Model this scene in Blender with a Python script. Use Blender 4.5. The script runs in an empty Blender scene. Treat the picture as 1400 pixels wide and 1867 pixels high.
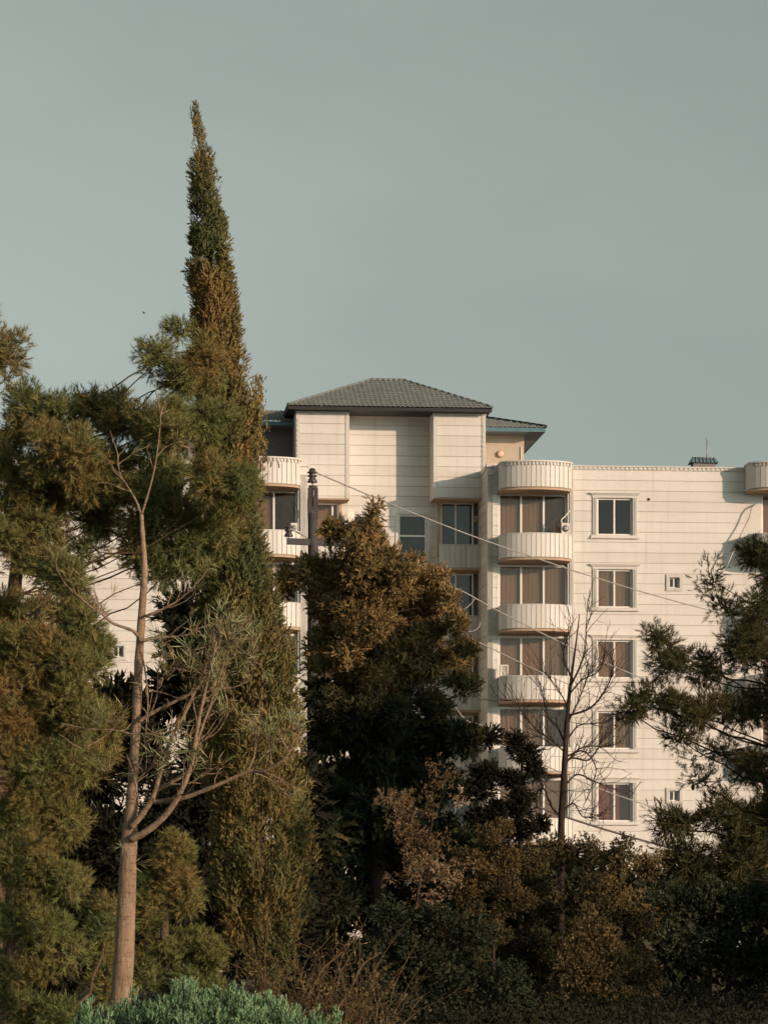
import bpy, math
import numpy as np
from mathutils import Vector

# ------------------------------------------------------------------ camera, world, sun
SC = bpy.context.scene
COL = SC.collection
F, HZ, EYE, CX = 6000.0, 1700.0, 1.7, 700.0          # focal length and horizon in photo pixels, eye height

cam_data = bpy.data.cameras.new('camera')
cam = bpy.data.objects.new('camera', cam_data)
COL.objects.link(cam)
cam.location = (0, 0, EYE)
cam.rotation_euler = (math.radians(90), 0, 0)
cam_data.sensor_width = 36
cam_data.sensor_fit = 'VERTICAL'
cam_data.sensor_height = 36
cam_data.lens = 36 * F / 1867
cam_data.shift_y = (HZ - 933.5) / 1867
cam_data.clip_start = 0.5
cam_data.clip_end = 6000
SC.camera = cam

SUN_EL, SUN_AZ = math.radians(11.0), math.radians(130)   # azimuth clockwise from +Y (the view direction)
world = bpy.data.worlds.new('World')
SC.world = world
world.use_nodes = True
wn, wl = world.node_tree.nodes, world.node_tree.links
wn.clear()
w_out = wn.new('ShaderNodeOutputWorld')
w_bg = wn.new('ShaderNodeBackground')
w_sky = wn.new('ShaderNodeTexSky')
w_sky.sky_type = 'NISHITA'
w_sky.sun_disc = False
w_sky.sun_elevation = SUN_EL
w_sky.sun_rotation = SUN_AZ
w_sky.altitude = 1000
w_sky.air_density = 1.0
w_sky.dust_density = 3.5
w_sky.ozone_density = 1.0
w_hs = wn.new('ShaderNodeHueSaturation')
w_hs.inputs['Saturation'].default_value = 0.10
w_mul = wn.new('ShaderNodeMix')
w_mul.data_type = 'RGBA'
w_mul.blend_type = 'MULTIPLY'
w_mul.inputs['Factor'].default_value = 1.0
w_mul.inputs['B'].default_value = (0.885, 1.0, 0.925, 1)
wl.new(w_sky.outputs['Color'], w_hs.inputs['Color'])
wl.new(w_hs.outputs['Color'], w_mul.inputs['A'])
w_tc = wn.new('ShaderNodeTexCoord')
w_map = wn.new('ShaderNodeMapping')
w_map.inputs['Scale'].default_value = (1.0, 1.0, 2.2)
w_map.inputs['Location'].default_value = (0.35, 0.0, 0.1)
w_noise = wn.new('ShaderNodeTexNoise')
w_noise.inputs['Scale'].default_value = 4.5
w_noise.inputs['Detail'].default_value = 5
w_noise.inputs['Roughness'].default_value = 0.5
w_ramp = wn.new('ShaderNodeValToRGB')
w_ramp.color_ramp.elements[0].position = 0.42
w_ramp.color_ramp.elements[0].color = (0.97, 0.97, 0.97, 1)
w_ramp.color_ramp.elements[1].position = 0.66
w_ramp.color_ramp.elements[1].color = (1.10, 1.09, 1.075, 1)
w_cl = wn.new('ShaderNodeMix')
w_cl.data_type = 'RGBA'
w_cl.blend_type = 'MULTIPLY'
w_cl.inputs['Factor'].default_value = 1.0
wl.new(w_tc.outputs['Generated'], w_map.inputs['Vector'])
wl.new(w_map.outputs['Vector'], w_noise.inputs['Vector'])
wl.new(w_noise.outputs['Fac'], w_ramp.inputs['Fac'])
wl.new(w_mul.outputs['Result'], w_cl.inputs['A'])
wl.new(w_ramp.outputs['Color'], w_cl.inputs['B'])
wl.new(w_cl.outputs['Result'], w_bg.inputs['Color'])
wl.new(w_bg.outputs['Background'], w_out.inputs['Surface'])
w_bg.inputs['Strength'].default_value = 0.106

sun_data = bpy.data.lights.new('sun', 'SUN')
sun_data.energy = 3.55
sun_data.angle = math.radians(0.5)
sun_data.color = (1.0, 0.68, 0.48)
sun = bpy.data.objects.new('sun', sun_data)
COL.objects.link(sun)
SUN_DIR = Vector((math.sin(SUN_AZ) * math.cos(SUN_EL), math.cos(SUN_AZ) * math.cos(SUN_EL), math.sin(SUN_EL)))
sun.rotation_euler = SUN_DIR.to_track_quat('Z', 'Y').to_euler()
sun.location = (60, -40, 40)

SC.view_settings.view_transform = 'Standard'
SC.view_settings.look = 'None'
SC.view_settings.exposure = 0.0
SC.view_settings.gamma = 1.0
SC.view_settings.use_curve_mapping = False
SC.cycles.max_bounces = 6
SC.cycles.diffuse_bounces = 3
SC.cycles.transparent_max_bounces = 12


# ------------------------------------------------------------------ helpers
def lin(r, g, b):
    f = lambda c: (c / 255 / 12.92) if c / 255 <= 0.04045 else ((c / 255 + 0.055) / 1.055) ** 2.4
    return (f(r), f(g), f(b), 1)


def unp(px, py, d):
    return Vector(((px - CX) / F * d, d, EYE + (HZ - py) / F * d))


class NT:
    """small node-tree helper"""
    def __init__(self, name):
        self.m = bpy.data.materials.new(name)
        self.m.use_nodes = True
        self.t = self.m.node_tree
        self.t.nodes.clear()
        self.out = self.n('ShaderNodeOutputMaterial')

    def n(self, typ, **kw):
        nd = self.t.nodes.new(typ)
        for k, v in kw.items():
            setattr(nd, k, v)
        return nd

    def l(self, a, b):
        self.t.links.new(a, b)

    def noise(self, scale, detail=4, rough=0.6, vec=None, dist=0.0):
        nd = self.n('ShaderNodeTexNoise')
        nd.inputs['Scale'].default_value = scale
        nd.inputs['Detail'].default_value = detail
        nd.inputs['Roughness'].default_value = rough
        nd.inputs['Distortion'].default_value = dist
        if vec is not None:
            self.l(vec, nd.inputs['Vector'])
        return nd.outputs['Fac']

    def coords(self, which='Object', scale=(1, 1, 1)):
        tc = self.n('ShaderNodeTexCoord')
        mp = self.n('ShaderNodeMapping')
        mp.inputs['Scale'].default_value = scale
        self.l(tc.outputs[which], mp.inputs['Vector'])
        return mp.outputs['Vector']

    def position(self, scale=(1, 1, 1)):
        g = self.n('ShaderNodeNewGeometry')
        mp = self.n('ShaderNodeMapping')
        mp.inputs['Scale'].default_value = scale
        self.l(g.outputs['Position'], mp.inputs['Vector'])
        return mp.outputs['Vector']

    def ramp(self, fac, stops):
        r = self.n('ShaderNodeValToRGB')
        e = r.color_ramp.elements
        while len(e) < len(stops):
            e.new(0.5)
        for i, (p, c) in enumerate(stops):
            e[i].position = p
            e[i].color = c if len(c) == 4 else (*c, 1)
        self.l(fac, r.inputs['Fac'])
        return r.outputs['Color']

    def mix(self, a, b, fac, mode='MIX'):
        m = self.n('ShaderNodeMix', data_type='RGBA', blend_type=mode)
        for v, s in ((a, 'A'), (b, 'B')):
            if hasattr(v, 'is_output'):
                self.l(v, m.inputs[s])
            else:
                m.inputs[s].default_value = v if len(v) == 4 else (*v, 1)
        if hasattr(fac, 'is_output'):
            self.l(fac, m.inputs['Factor'])
        else:
            m.inputs['Factor'].default_value = fac
        return m.outputs['Result']

    def principled(self, color, rough=0.7, spec=0.3, metal=0.0, bump=None, bump_strength=0.3, bump_dist=0.02):
        p = self.n('ShaderNodeBsdfPrincipled')
        if hasattr(color, 'is_output'):
            self.l(color, p.inputs['Base Color'])
        else:
            p.inputs['Base Color'].default_value = color if len(color) == 4 else (*color, 1)
        p.inputs['Roughness'].default_value = rough
        p.inputs['Specular IOR Level'].default_value = spec
        p.inputs['Metallic'].default_value = metal
        if bump is not None:
            b = self.n('ShaderNodeBump')
            b.inputs['Strength'].default_value = bump_strength
            b.inputs['Distance'].default_value = bump_dist
            self.l(bump, b.inputs['Height'])
            self.l(b.outputs['Normal'], p.inputs['Normal'])
        self.l(p.outputs['BSDF'], self.out.inputs['Surface'])
        return p


def simple(name, color, rough=0.6, spec=0.3, metal=0.0, var=0.12, scale=3.0):
    t = NT(name)
    f = t.noise(scale, 5, 0.65, t.position())
    c = (color[0], color[1], color[2])
    lo = tuple(x * (1 - var) for x in c)
    hi = tuple(min(1, x * (1 + var)) for x in c)
    t.principled(t.ramp(f, [(0.3, lo), (0.7, hi)]), rough, spec, metal, f, 0.15, 0.01)
    return t.m


def stone_mat(name, base, streak=0.5):
    t = NT(name)
    oi = t.n('ShaderNodeObjectInfo')
    pos = t.position()
    f1 = t.noise(0.55, 5, 0.6, pos)
    f2 = t.noise(1.0, 6, 0.7, t.position((3.2, 3.2, 0.16)))
    f3 = t.noise(9.0, 4, 0.7, pos)
    tone = t.ramp(f1, [(0.25, tuple(x * 0.93 for x in base)), (0.75, tuple(min(1, x * 1.05) for x in base))])
    dirt = t.ramp(f2, [(0.50, (1, 1, 1)), (0.75, (1 - 0.22 * streak, 1 - 0.26 * streak, 1 - 0.32 * streak))])
    c = t.mix(tone, dirt, 1.0, 'MULTIPLY')
    rnd = t.ramp(oi.outputs['Random'], [(0.0, (0.91, 0.90, 0.885)), (0.5, (0.985, 0.985, 0.98)), (1.0, (1, 1, 1))])
    c = t.mix(c, rnd, 1.0, 'MULTIPLY')
    sp = t.ramp(f3, [(0.3, (0.95, 0.95, 0.95)), (0.6, (1, 1, 1))])
    c = t.mix(c, sp, 1.0, 'MULTIPLY')
    t.principled(c, 0.55, 0.25, 0, f3, 0.12, 0.01)
    return t.m


def foliage_mat(name, stops, rough=0.75, spec=0.08, transl=0.0):
    t = NT(name)
    at = t.n('ShaderNodeAttribute', attribute_name='tint')
    c = t.ramp(at.outputs['Fac'], stops)
    p = t.principled(c, rough, spec)
    if transl > 0:
        tr = t.n('ShaderNodeBsdfTranslucent')
        t.l(c, tr.inputs['Color'])
        mx = t.n('ShaderNodeMixShader')
        mx.inputs['Fac'].default_value = transl
        t.l(p.outputs['BSDF'], mx.inputs[1])
        t.l(tr.outputs['BSDF'], mx.inputs[2])
        t.l(mx.outputs['Shader'], t.out.inputs['Surface'])
    return t.m


def bark_mat(name, a, b, stretch=0.25, scale=14):
    t = NT(name)
    f = t.noise(scale, 6, 0.7, t.position((1, 1, stretch)), 0.4)
    g = t.noise(2.2, 4, 0.6, t.position((1, 1, 0.8)))
    c = t.mix(t.ramp(f, [(0.3, a), (0.7, b)]), t.ramp(g, [(0.35, (0.75, 0.74, 0.72)), (0.65, (1, 1, 1))]), 1.0, 'MULTIPLY')
    sc = t.noise(3.0, 5, 0.75, t.position((2.5, 2.5, 9)))
    c = t.mix(c, t.ramp(sc, [(0.52, (1, 1, 1)), (0.64, (0.50, 0.45, 0.41))]), 1.0, 'MULTIPLY')
    t.principled(c, 0.85, 0.12, 0, f, 0.9, 0.04)
    return t.m


class MB:
    """collects shapes, builds them as ONE mesh object"""
    def __init__(self):
        self.v, self.f, self.smooth = [], [], []

    def box(self, x0, x1, y0, y1, z0, z1):
        b = len(self.v)
        self.v += [(x0, y0, z0), (x1, y0, z0), (x1, y1, z0), (x0, y1, z0), (x0, y0, z1), (x1, y0, z1), (x1, y1, z1), (x0, y1, z1)]
        for q in ((0, 3, 2, 1), (4, 5, 6, 7), (0, 1, 5, 4), (1, 2, 6, 5), (2, 3, 7, 6), (3, 0, 4, 7)):
            self.f.append(tuple(b + i for i in q))
            self.smooth.append(False)
        return self

    def quad(self, *pts):
        b = len(self.v)
        self.v += [tuple(p) for p in pts]
        self.f.append(tuple(range(b, b + len(pts))))
        self.smooth.append(False)
        return self

    def prism(self, poly, z0, z1):
        """poly: list of (x,y) counter-clockwise"""
        b, n = len(self.v), len(poly)
        self.v += [(x, y, z0) for x, y in poly] + [(x, y, z1) for x, y in poly]
        self.f.append(tuple(b + i for i in reversed(range(n))))
        self.f.append(tuple(b + n + i for i in range(n)))
        self.smooth += [False, False]
        for i in range(n):
            j = (i + 1) % n
            self.f.append((b + i, b + j, b + n + j, b + n + i))
            self.smooth.append(False)
        return self

    def tube(self, pts, rad, sides=8, cap=True, wob=0.0, rng=None):
        pts = [Vector(p) for p in pts]
        n = len(pts)
        if not hasattr(rad, '__len__'):
            rad = [rad] * n
        b = len(self.v)
        prev = None
        for i, p in enumerate(pts):
            t = (pts[min(i + 1, n - 1)] - pts[max(i - 1, 0)])
            if t.length < 1e-9:
                t = Vector((0, 0, 1))
            t.normalize()
            if prev is None:
                a = Vector((1, 0, 0)) if abs(t.x) < 0.8 else Vector((0, 1, 0))
                u = t.cross(a).normalized()
            else:
                u = (prev - t * prev.dot(t))
                if u.length < 1e-6:
                    u = t.orthogonal()
                u.normalize()
            prev = u
            w = t.cross(u)
            for k in range(sides):
                an = 2 * math.pi * k / sides
                r = rad[i] * (1 + (wob * (rng.rand() - 0.5) if rng is not None else 0))
                q = p + (u * math.cos(an) + w * math.sin(an)) * r
                self.v.append(tuple(q))
        for i in range(n - 1):
            for k in range(sides):
                k2 = (k + 1) % sides
                self.f.append((b + i * sides + k, b + i * sides + k2, b + (i + 1) * sides + k2, b + (i + 1) * sides + k))
                self.smooth.append(True)
        if cap:
            self.f.append(tuple(b + k for k in reversed(range(sides))))
            self.f.append(tuple(b + (n - 1) * sides + k for k in range(sides)))
            self.smooth += [False, False]
        return self

    def lathe(self, prof, c=(0, 0, 0), sides=16, axis='z'):
        """prof: list of (r, h)"""
        b, n = len(self.v), len(prof)
        for r, h in prof:
            for k in range(sides):
                a = 2 * math.pi * k / sides
                x, y, z = r * math.cos(a), r * math.sin(a), h
                if axis == 'y':
                    x, y, z = x, h, y
                self.v.append((c[0] + x, c[1] + y, c[2] + z))
        for i in range(n - 1):
            for k in range(sides):
                k2 = (k + 1) % sides
                self.f.append((b + i * sides + k, b + i * sides + k2, b + (i + 1) * sides + k2, b + (i + 1) * sides + k))
                self.smooth.append(True)
        self.f.append(tuple(b + k for k in reversed(range(sides))))
        self.f.append(tuple(b + (n - 1) * sides + k for k in range(sides)))
        self.smooth += [False, False]
        return self

    def mesh(self, name):
        me = bpy.data.meshes.new(name)
        me.from_pydata(self.v, [], self.f)
        me.polygons.foreach_set('use_smooth', self.smooth)
        me.update()
        return me

    def build(self, name, mat, parent=None, loc=(0, 0, 0)):
        me = self.mesh(name)
        me.materials.append(mat)
        return link(name, me, parent, loc)


def link(name, me, parent=None, loc=(0, 0, 0)):
    o = bpy.data.objects.new(name, me)
    COL.objects.link(o)
    o.location = loc
    if parent is not None:
        o.parent = parent
    return o


def tag(o, label=None, cat=None, group=None, kind=None):
    if label: o['label'] = label
    if cat: o['category'] = cat
    if group: o['group'] = group
    if kind: o['kind'] = kind
    return o


def empty(name, loc, label, cat, group=None, rz=0.0):
    o = bpy.data.objects.new(name, None)
    COL.objects.link(o)
    o.location = loc
    o.rotation_euler = (0, 0, rz)
    o.empty_display_size = 0.5
    return tag(o, label, cat, group)


def catmull(pts, n=6):
    """smooth a list of tuples (any dimension)"""
    P = np.array([list(p) for p in pts], float)
    if len(P) < 3:
        return [tuple(p) for p in P]
    Q = np.vstack([2 * P[0] - P[1], P, 2 * P[-1] - P[-2]])
    out = []
    for i in range(1, len(Q) - 2):
        p0, p1, p2, p3 = Q[i - 1], Q[i], Q[i + 1], Q[i + 2]
        for k in range(n):
            t = k / n
            out.append(0.5 * ((2 * p1) + (-p0 + p2) * t + (2 * p0 - 5 * p1 + 4 * p2 - p3) * t * t + (-p0 + 3 * p1 - 3 * p2 + p3) * t ** 3))
    out.append(P[-1])
    return [tuple(p) for p in out]


# ------------------------------------------------------------------ materials
M = {}
M['stone'] = stone_mat('white_stone', (0.72, 0.70, 0.66), 0.5)
M['stone_old'] = stone_mat('weathered_stone', (0.65, 0.625, 0.58), 1.0)
M['grout'] = simple('grout', (0.44, 0.385, 0.33), 0.9, 0.1)
M['trim'] = stone_mat('moulding_stone', (0.66, 0.64, 0.60), 0.7)
M['soffit'] = simple('bounce_tan_plaster', (0.46, 0.345, 0.25), 0.85, 0.1, 0, 0.15, 1.5)  # beige plaster with the warm bounce light put into its tan
M['plaster'] = simple('beige_plaster', (0.50, 0.43, 0.34), 0.9, 0.1, 0, 0.06, 0.8)
M['dark_wall'] = simple('grey_and_shaded_plaster', (0.22, 0.21, 0.21), 0.9, 0.1)
M['interior'] = simple('interior_plaster', (0.25, 0.22, 0.19), 0.9, 0.1)
M['white_frame'] = simple('white_window_frame', (0.78, 0.76, 0.72), 0.4, 0.4, 0, 0.04)
M['roof'] = simple('grey_green_roof_tile', (0.185, 0.205, 0.195), 0.6, 0.25, 0, 0.18, 2.5)
M['teal'] = simple('teal_fascia_paint', (0.085, 0.185, 0.225), 0.5, 0.35, 0, 0.15)
M['blue_soffit'] = simple('slate_blue_metal', (0.16, 0.21, 0.26), 0.45, 0.4, 0, 0.12)
M['black'] = simple('gutter_and_shade_black', (0.03, 0.03, 0.032), 0.6, 0.3)
M['metal'] = simple('grey_metal', (0.30, 0.30, 0.30), 0.45, 0.5, 0.4)
M['ac'] = simple('off_white_metal', (0.70, 0.67, 0.60), 0.5, 0.4, 0, 0.06)
M['iron'] = simple('dark_iron', (0.035, 0.035, 0.038), 0.6, 0.3)
M['porcelain'] = simple('brown_porcelain', (0.06, 0.05, 0.055), 0.2, 0.6, 0, 0.1)
M['concrete'] = simple('pole_concrete', (0.075, 0.072, 0.07), 0.85, 0.2, 0, 0.2, 4)
M['wire'] = simple('aluminium_wire', (0.42, 0.40, 0.38), 0.5, 0.4, 0.2, 0.05)
M['dark_wire'] = simple('dark_cable', (0.10, 0.085, 0.075), 0.6, 0.3, 0, 0.05)
M['globe'] = simple('peach_globe_glass', (0.75, 0.55, 0.42), 0.3, 0.5, 0, 0.05)
M['bark_pale'] = bark_mat('pale_tan_bark', (0.27, 0.185, 0.125), (0.41, 0.30, 0.21))
M['bark_pine'] = bark_mat('brown_pine_bark', (0.10, 0.065, 0.045), (0.23, 0.155, 0.105))
M['bark_dark'] = bark_mat('dark_bark', (0.035, 0.026, 0.022), (0.085, 0.062, 0.05))
M['twig_dry'] = bark_mat('dry_twig', (0.10, 0.068, 0.038), (0.22, 0.15, 0.085))

G = lambda *a: [(p, c) for p, c in a]
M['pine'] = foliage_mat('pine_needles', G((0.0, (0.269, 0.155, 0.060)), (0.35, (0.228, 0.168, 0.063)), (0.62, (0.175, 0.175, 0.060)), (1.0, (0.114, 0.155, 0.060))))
M['pine_shade'] = foliage_mat('shaded_pine_needles', G((0.0, (0.12, 0.075, 0.032)), (0.4, (0.085, 0.07, 0.028)), (1.0, (0.045, 0.06, 0.026))))  # darker copy of the pine colours with the right-hand pines' shade put in
M['cypress'] = foliage_mat('cypress_sprays', G((0.0, (0.302, 0.174, 0.067)), (0.3, (0.246, 0.174, 0.065)), (0.7, (0.185, 0.159, 0.059)), (1.0, (0.101, 0.118, 0.047))))
M['juniper'] = foliage_mat('juniper_sprays', G((0.0, (0.35, 0.215, 0.095)), (0.35, (0.275, 0.185, 0.080)), (0.65, (0.155, 0.125, 0.050)), (0.85, (0.04, 0.046, 0.022)), (1.0, (0.026, 0.034, 0.018))))  # dark end holds the shade painted into the juniper's lower crown
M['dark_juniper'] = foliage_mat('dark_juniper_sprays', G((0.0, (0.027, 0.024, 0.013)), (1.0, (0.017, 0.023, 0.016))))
M['thuja'] = foliage_mat('blue_green_sprays', G((0.0, (0.05, 0.105, 0.048)), (0.55, (0.135, 0.25, 0.125)), (1.0, (0.28, 0.43, 0.24))))
M['strap'] = foliage_mat('strap_leaves', G((0.0, (0.30, 0.22, 0.085)), (0.5, (0.24, 0.235, 0.105)), (1.0, (0.20, 0.255, 0.135))), 0.55, 0.25)
M['pink_leaf'] = foliage_mat('dry_pinkish_leaves', G((0.0, (0.07, 0.05, 0.022)), (0.35, (0.17, 0.11, 0.05)), (0.75, (0.30, 0.205, 0.125)), (1.0, (0.46, 0.34, 0.23))), 0.6, 0.2, 0.1)
M['hedge_leaf'] = foliage_mat('brown_green_leaves', G((0.0, (0.23, 0.17, 0.075)), (0.25, (0.135, 0.10, 0.042)), (0.6, (0.045, 0.043, 0.019)), (1.0, (0.022, 0.028, 0.014))), 0.6, 0.2, 0.0)
M['green_leaf'] = foliage_mat('dark_green_leaves', G((0.0, (0.050, 0.040, 0.018)), (0.4, (0.024, 0.032, 0.015)), (0.85, (0.028, 0.042, 0.022)), (1.0, (0.07, 0.085, 0.045))), 0.6, 0.2, 0.0)
M['yellow_leaf'] = foliage_mat('yellow_leaves', G((0.0, (0.05, 0.042, 0.018)), (0.5, (0.13, 0.095, 0.035)), (1.0, (0.27, 0.17, 0.055))), 0.6, 0.3, 0.2)


def glass_mat(name, tint, dust_amt=1.0):
    t = NT(name)
    tr = t.n('ShaderNodeBsdfTransparent')
    tr.inputs['Color'].default_value = (*tint, 1)
    gl = t.n('ShaderNodeBsdfGlossy')
    gl.inputs['Roughness'].default_value = 0.03
    gl.inputs['Color'].default_value = (0.9, 0.9, 0.9, 1)
    lw = t.n('ShaderNodeLayerWeight')
    lw.inputs['Blend'].default_value = 0.5
    pw = t.n('ShaderNodeMath', operation='POWER')
    pw.inputs[1].default_value = 5.0
    t.l(lw.outputs['Facing'], pw.inputs[0])
    fr = t.n('ShaderNodeMath', operation='MULTIPLY_ADD')
    fr.inputs[1].default_value = 0.9
    fr.inputs[2].default_value = 0.04
    t.l(pw.outputs[0], fr.inputs[0])
    dust = t.n('ShaderNodeBsdfDiffuse')
    dust.inputs['Color'].default_value = (0.35, 0.28, 0.21, 1)
    f = t.noise(1.3, 5, 0.6, t.position())
    df = t.ramp(f, [(0.3, (0.10 * dust_amt,) * 3), (0.75, (0.22 * dust_amt,) * 3)])
    m0 = t.n('ShaderNodeMixShader')
    t.l(df, m0.inputs['Fac'])
    t.l(tr.outputs['BSDF'], m0.inputs[1])
    t.l(dust.outputs['BSDF'], m0.inputs[2])
    mx = t.n('ShaderNodeMixShader')
    t.l(fr.outputs[0], mx.inputs['Fac'])
    t.l(m0.outputs['Shader'], mx.inputs[1])
    t.l(gl.outputs['BSDF'], mx.inputs[2])
    t.l(mx.outputs['Shader'], t.out.inputs['Surface'])
    return t.m


M['bronze_glass'] = glass_mat('bronze_glass', (0.73, 0.70, 0.67), 0.35)
M['clear_glass'] = glass_mat('grey_glass', (0.72, 0.75, 0.76), 0.10)


def curtain_mat(name, a, b, sc=9.0):
    t = NT(name)
    f = t.noise(1.0, 4, 0.6, t.position((sc, sc, 0.15)))
    t.principled(t.ramp(f, [(0.3, a), (0.7, b)]), 0.9, 0.1)
    return t.m


M['tan_curtain'] = curtain_mat('tan_curtain', (0.44, 0.355, 0.275), (0.56, 0.455, 0.355), 3)
M['brown_curtain'] = curtain_mat('brown_curtain', (0.52, 0.35, 0.24), (0.64, 0.44, 0.31), 3)
M['stripe_curtain'] = curtain_mat('striped_curtain', (0.26, 0.17, 0.09), (0.70, 0.55, 0.36), 9)
M['red_curtain'] = curtain_mat('dusky_red_curtain', (0.40, 0.14, 0.125), (0.56, 0.23, 0.205), 6)
M['dark_curtain'] = curtain_mat('dark_blind', (0.06, 0.06, 0.055), (0.10, 0.10, 0.09), 5)

# ------------------------------------------------------------------ ground
t = NT('dry_earth_and_grass')
gp = t.position()
gc = t.mix(t.ramp(t.noise(0.35, 6, 0.65, gp), [(0.35, (0.17, 0.13, 0.09)), (0.65, (0.10, 0.095, 0.05))]),
           t.ramp(t.noise(6, 6, 0.7, gp), [(0.3, (0.6, 0.6, 0.6)), (0.7, (1, 1, 1))]), 1.0, 'MULTIPLY')
t.principled(gc, 0.95, 0.1, 0, t.noise(5, 6, 0.7, gp), 0.8, 0.1)
ground = MB().quad((-3000, -1500, 0), (3000, -1500, 0), (3000, 4500, 0), (-3000, 4500, 0)).build('ground', t.m)
tag(ground, kind='structure')

# ------------------------------------------------------------------ apartment building
TH = math.atan2(575, F)
CT, ST = math.cos(TH), math.sin(TH)
OX, OY = 0.0, 143.0


def B(px, py, yl=0.0):
    """photo pixel -> building-local (x, z) on the plane at local depth yl"""
    k = (px - CX) / F
    x = (k * (OY + yl * CT) - OX + yl * ST) / (CT - k * ST)
    Y = OY + x * ST + yl * CT
    return x, EYE + (HZ - py) / F * Y


def bx(px, yl=0.0):
    return B(px, 1000, yl)[0]


def bz(py, px=1000, yl=0.0):
    return B(px, py, yl)[1]


def bw(x, y, z):
    """building-local to world"""
    return Vector((OX + x * CT - y * ST, OY + x * ST + y * CT, z))


bld = empty('apartment_building', (OX, OY, 0), 'white stone apartment block with stacked curved balconies and a tiled hip roof', 'building', rz=TH)

STOREY = bz(1034) - bz(1163.5)
COURSE = bz(0) - bz(18.85)


def rects(x0, x1, z0, z1, ops):
    """rectangles left of [x0,x1]x[z0,z1] after cutting the openings"""
    xs = sorted({x0, x1, *[min(max(o[0], x0), x1) for o in ops], *[min(max(o[1], x0), x1) for o in ops]})
    res = []
    for a, b in zip(xs[:-1], xs[1:]):
        if b - a < 1e-4:
            continue
        m = (a + b) / 2
        spans = [(z0, z1)]
        for o in ops:
            if o[0] < m < o[1]:
                new = []
                for s, e in spans:
                    if o[3] <= s or o[2] >= e:
                        new.append((s, e))
                    else:
                        if o[2] > s: new.append((s, o[2]))
                        if o[3] < e: new.append((o[3], e))
                spans = new
        for s, e in spans:
            if e - s < 0.004:
                continue
            if res and abs(res[-1][1] - a) < 1e-6 and res[-1][2] == s and res[-1][3] == e:
                res[-1] = (res[-1][0], b, s, e)
            else:
                hit = [i for i, r in enumerate(res) if abs(r[1] - a) < 1e-6 and r[2] == s and r[3] == e]
                if hit:
                    r = res[hit[0]]
                    res[hit[0]] = (r[0], b, s, e)
                else:
                    res.append((a, b, s, e))
    return res


def clad_wall(name, x0, x1, z0, z1, yl, ops=(), z_courses=None, top=None, mat='stone', thick=0.25, proud=0.03, gap=0.022):
    """a backing wall (grout coloured) with one cladding panel per course and stretch"""
    back = MB()
    for r in rects(x0, x1, z0, z1, ops):
        back.box(r[0], r[1], yl + proud, yl + thick, r[2], r[3])
    w = back.build(name, M['grout'], bld)
    zt = top if top is not None else z1
    zb = z_courses if z_courses is not None else z0
    k = 0
    z = zt
    while z > zb + 0.05:
        lo = max(z - COURSE, z0)
        for r in rects(x0, x1, lo + gap / 2, z - gap / 2, ops):
            if r[3] - r[2] > 0.03 and r[1] - r[0] > 0.02:
                MB().box(r[0] + 0.002, r[1] - 0.002, yl, yl + proud - 0.001, r[2], r[3]).build('cladding_panel', M[mat], w)
        z -= COURSE
        k += 1
    if zb > z0 + 0.05 and z > z0 + 0.05:
        low = MB()
        for r in rects(x0, x1, z0, z, ops):
            low.box(r[0], r[1], yl, yl + proud - 0.001, r[2], r[3])
        low.build('lower_facing', M[mat], w)
    return w


def sash(parent, x0, x1, z0, z1, yl, mull=(), glass='bronze_glass', curtains=(), fw=0.07, rails=()):
    """white frame + one pane per bay + curtains hanging behind the glass"""
    fr = MB()
    fr.box(x0, x1, yl, yl + 0.07, z1 - fw, z1)
    fr.box(x0, x1, yl, yl + 0.07, z0, z0 + fw)
    fr.box(x0, x0 + fw, yl, yl + 0.07, z0 + fw, z1 - fw)
    fr.box(x1 - fw, x1, yl, yl + 0.07, z0 + fw, z1 - fw)
    for m in mull:
        fr.box(m - fw / 2, m + fw / 2, yl + 0.002, yl + 0.072, z0 + fw, z1 - fw)
    for r in rails:
        fr.box(x0 + fw, x1 - fw, yl + 0.004, yl + 0.066, r - fw / 2, r + fw / 2)
    fr.build('frame', M['white_frame'], parent)
    edges = [x0 + fw] + [e for m in mull for e in (m - fw / 2, m + fw / 2)] + [x1 - fw]
    zed = [z0 + fw] + [e for r in rails for e in (r - fw / 2, r + fw / 2)] + [z1 - fw]
    for i in range(0, len(edges), 2):
        for j in range(0, len(zed), 2):
            MB().box(edges[i], edges[i + 1], yl + 0.03, yl + 0.038, zed[j], zed[j + 1]).build('pane', M[glass], parent)
    for (a, b, mat, folds) in curtains:
        n = max(2, int((b - a) / 0.05))
        c = MB()
        pts = []
        for i in range(n + 1):
            u = i / n
            pts.append((a + (b - a) * u, yl + 0.16 + folds * math.sin(u * (b - a) * 34 + a * 7) + folds * 0.5 * math.sin(u * (b - a) * 13)))
        b0 = len(c.v)
        for (x, y) in pts:
            c.v += [(x, y, z0 + 0.02), (x, y, z1 - 0.02)]
        for i in range(n):
            c.f.append((b0 + 2 * i, b0 + 2 * i + 2, b0 + 2 * i + 3, b0 + 2 * i + 1))
            c.smooth.append(True)
        c.build('curtain', M[mat], parent)


ZTOP = bz(850)                     # right wing parapet top
ROWS = [(902, 980), (1032, 1112), (1161, 1241), (1291, 1370), (1421, 1502)]

# -- right wing: plain wall with a column of five windows
X_P0, X_P1 = bx(888), bx(907.5)      # corner pilaster and strip
X_BL, X_BR = bx(907.5), bx(1036)     # balcony tower
X_W0, X_W1 = bx(1037.5), bx(1357)    # plain wall
X_END = bx(1640)
Z_LOW = bz(1590)

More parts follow.
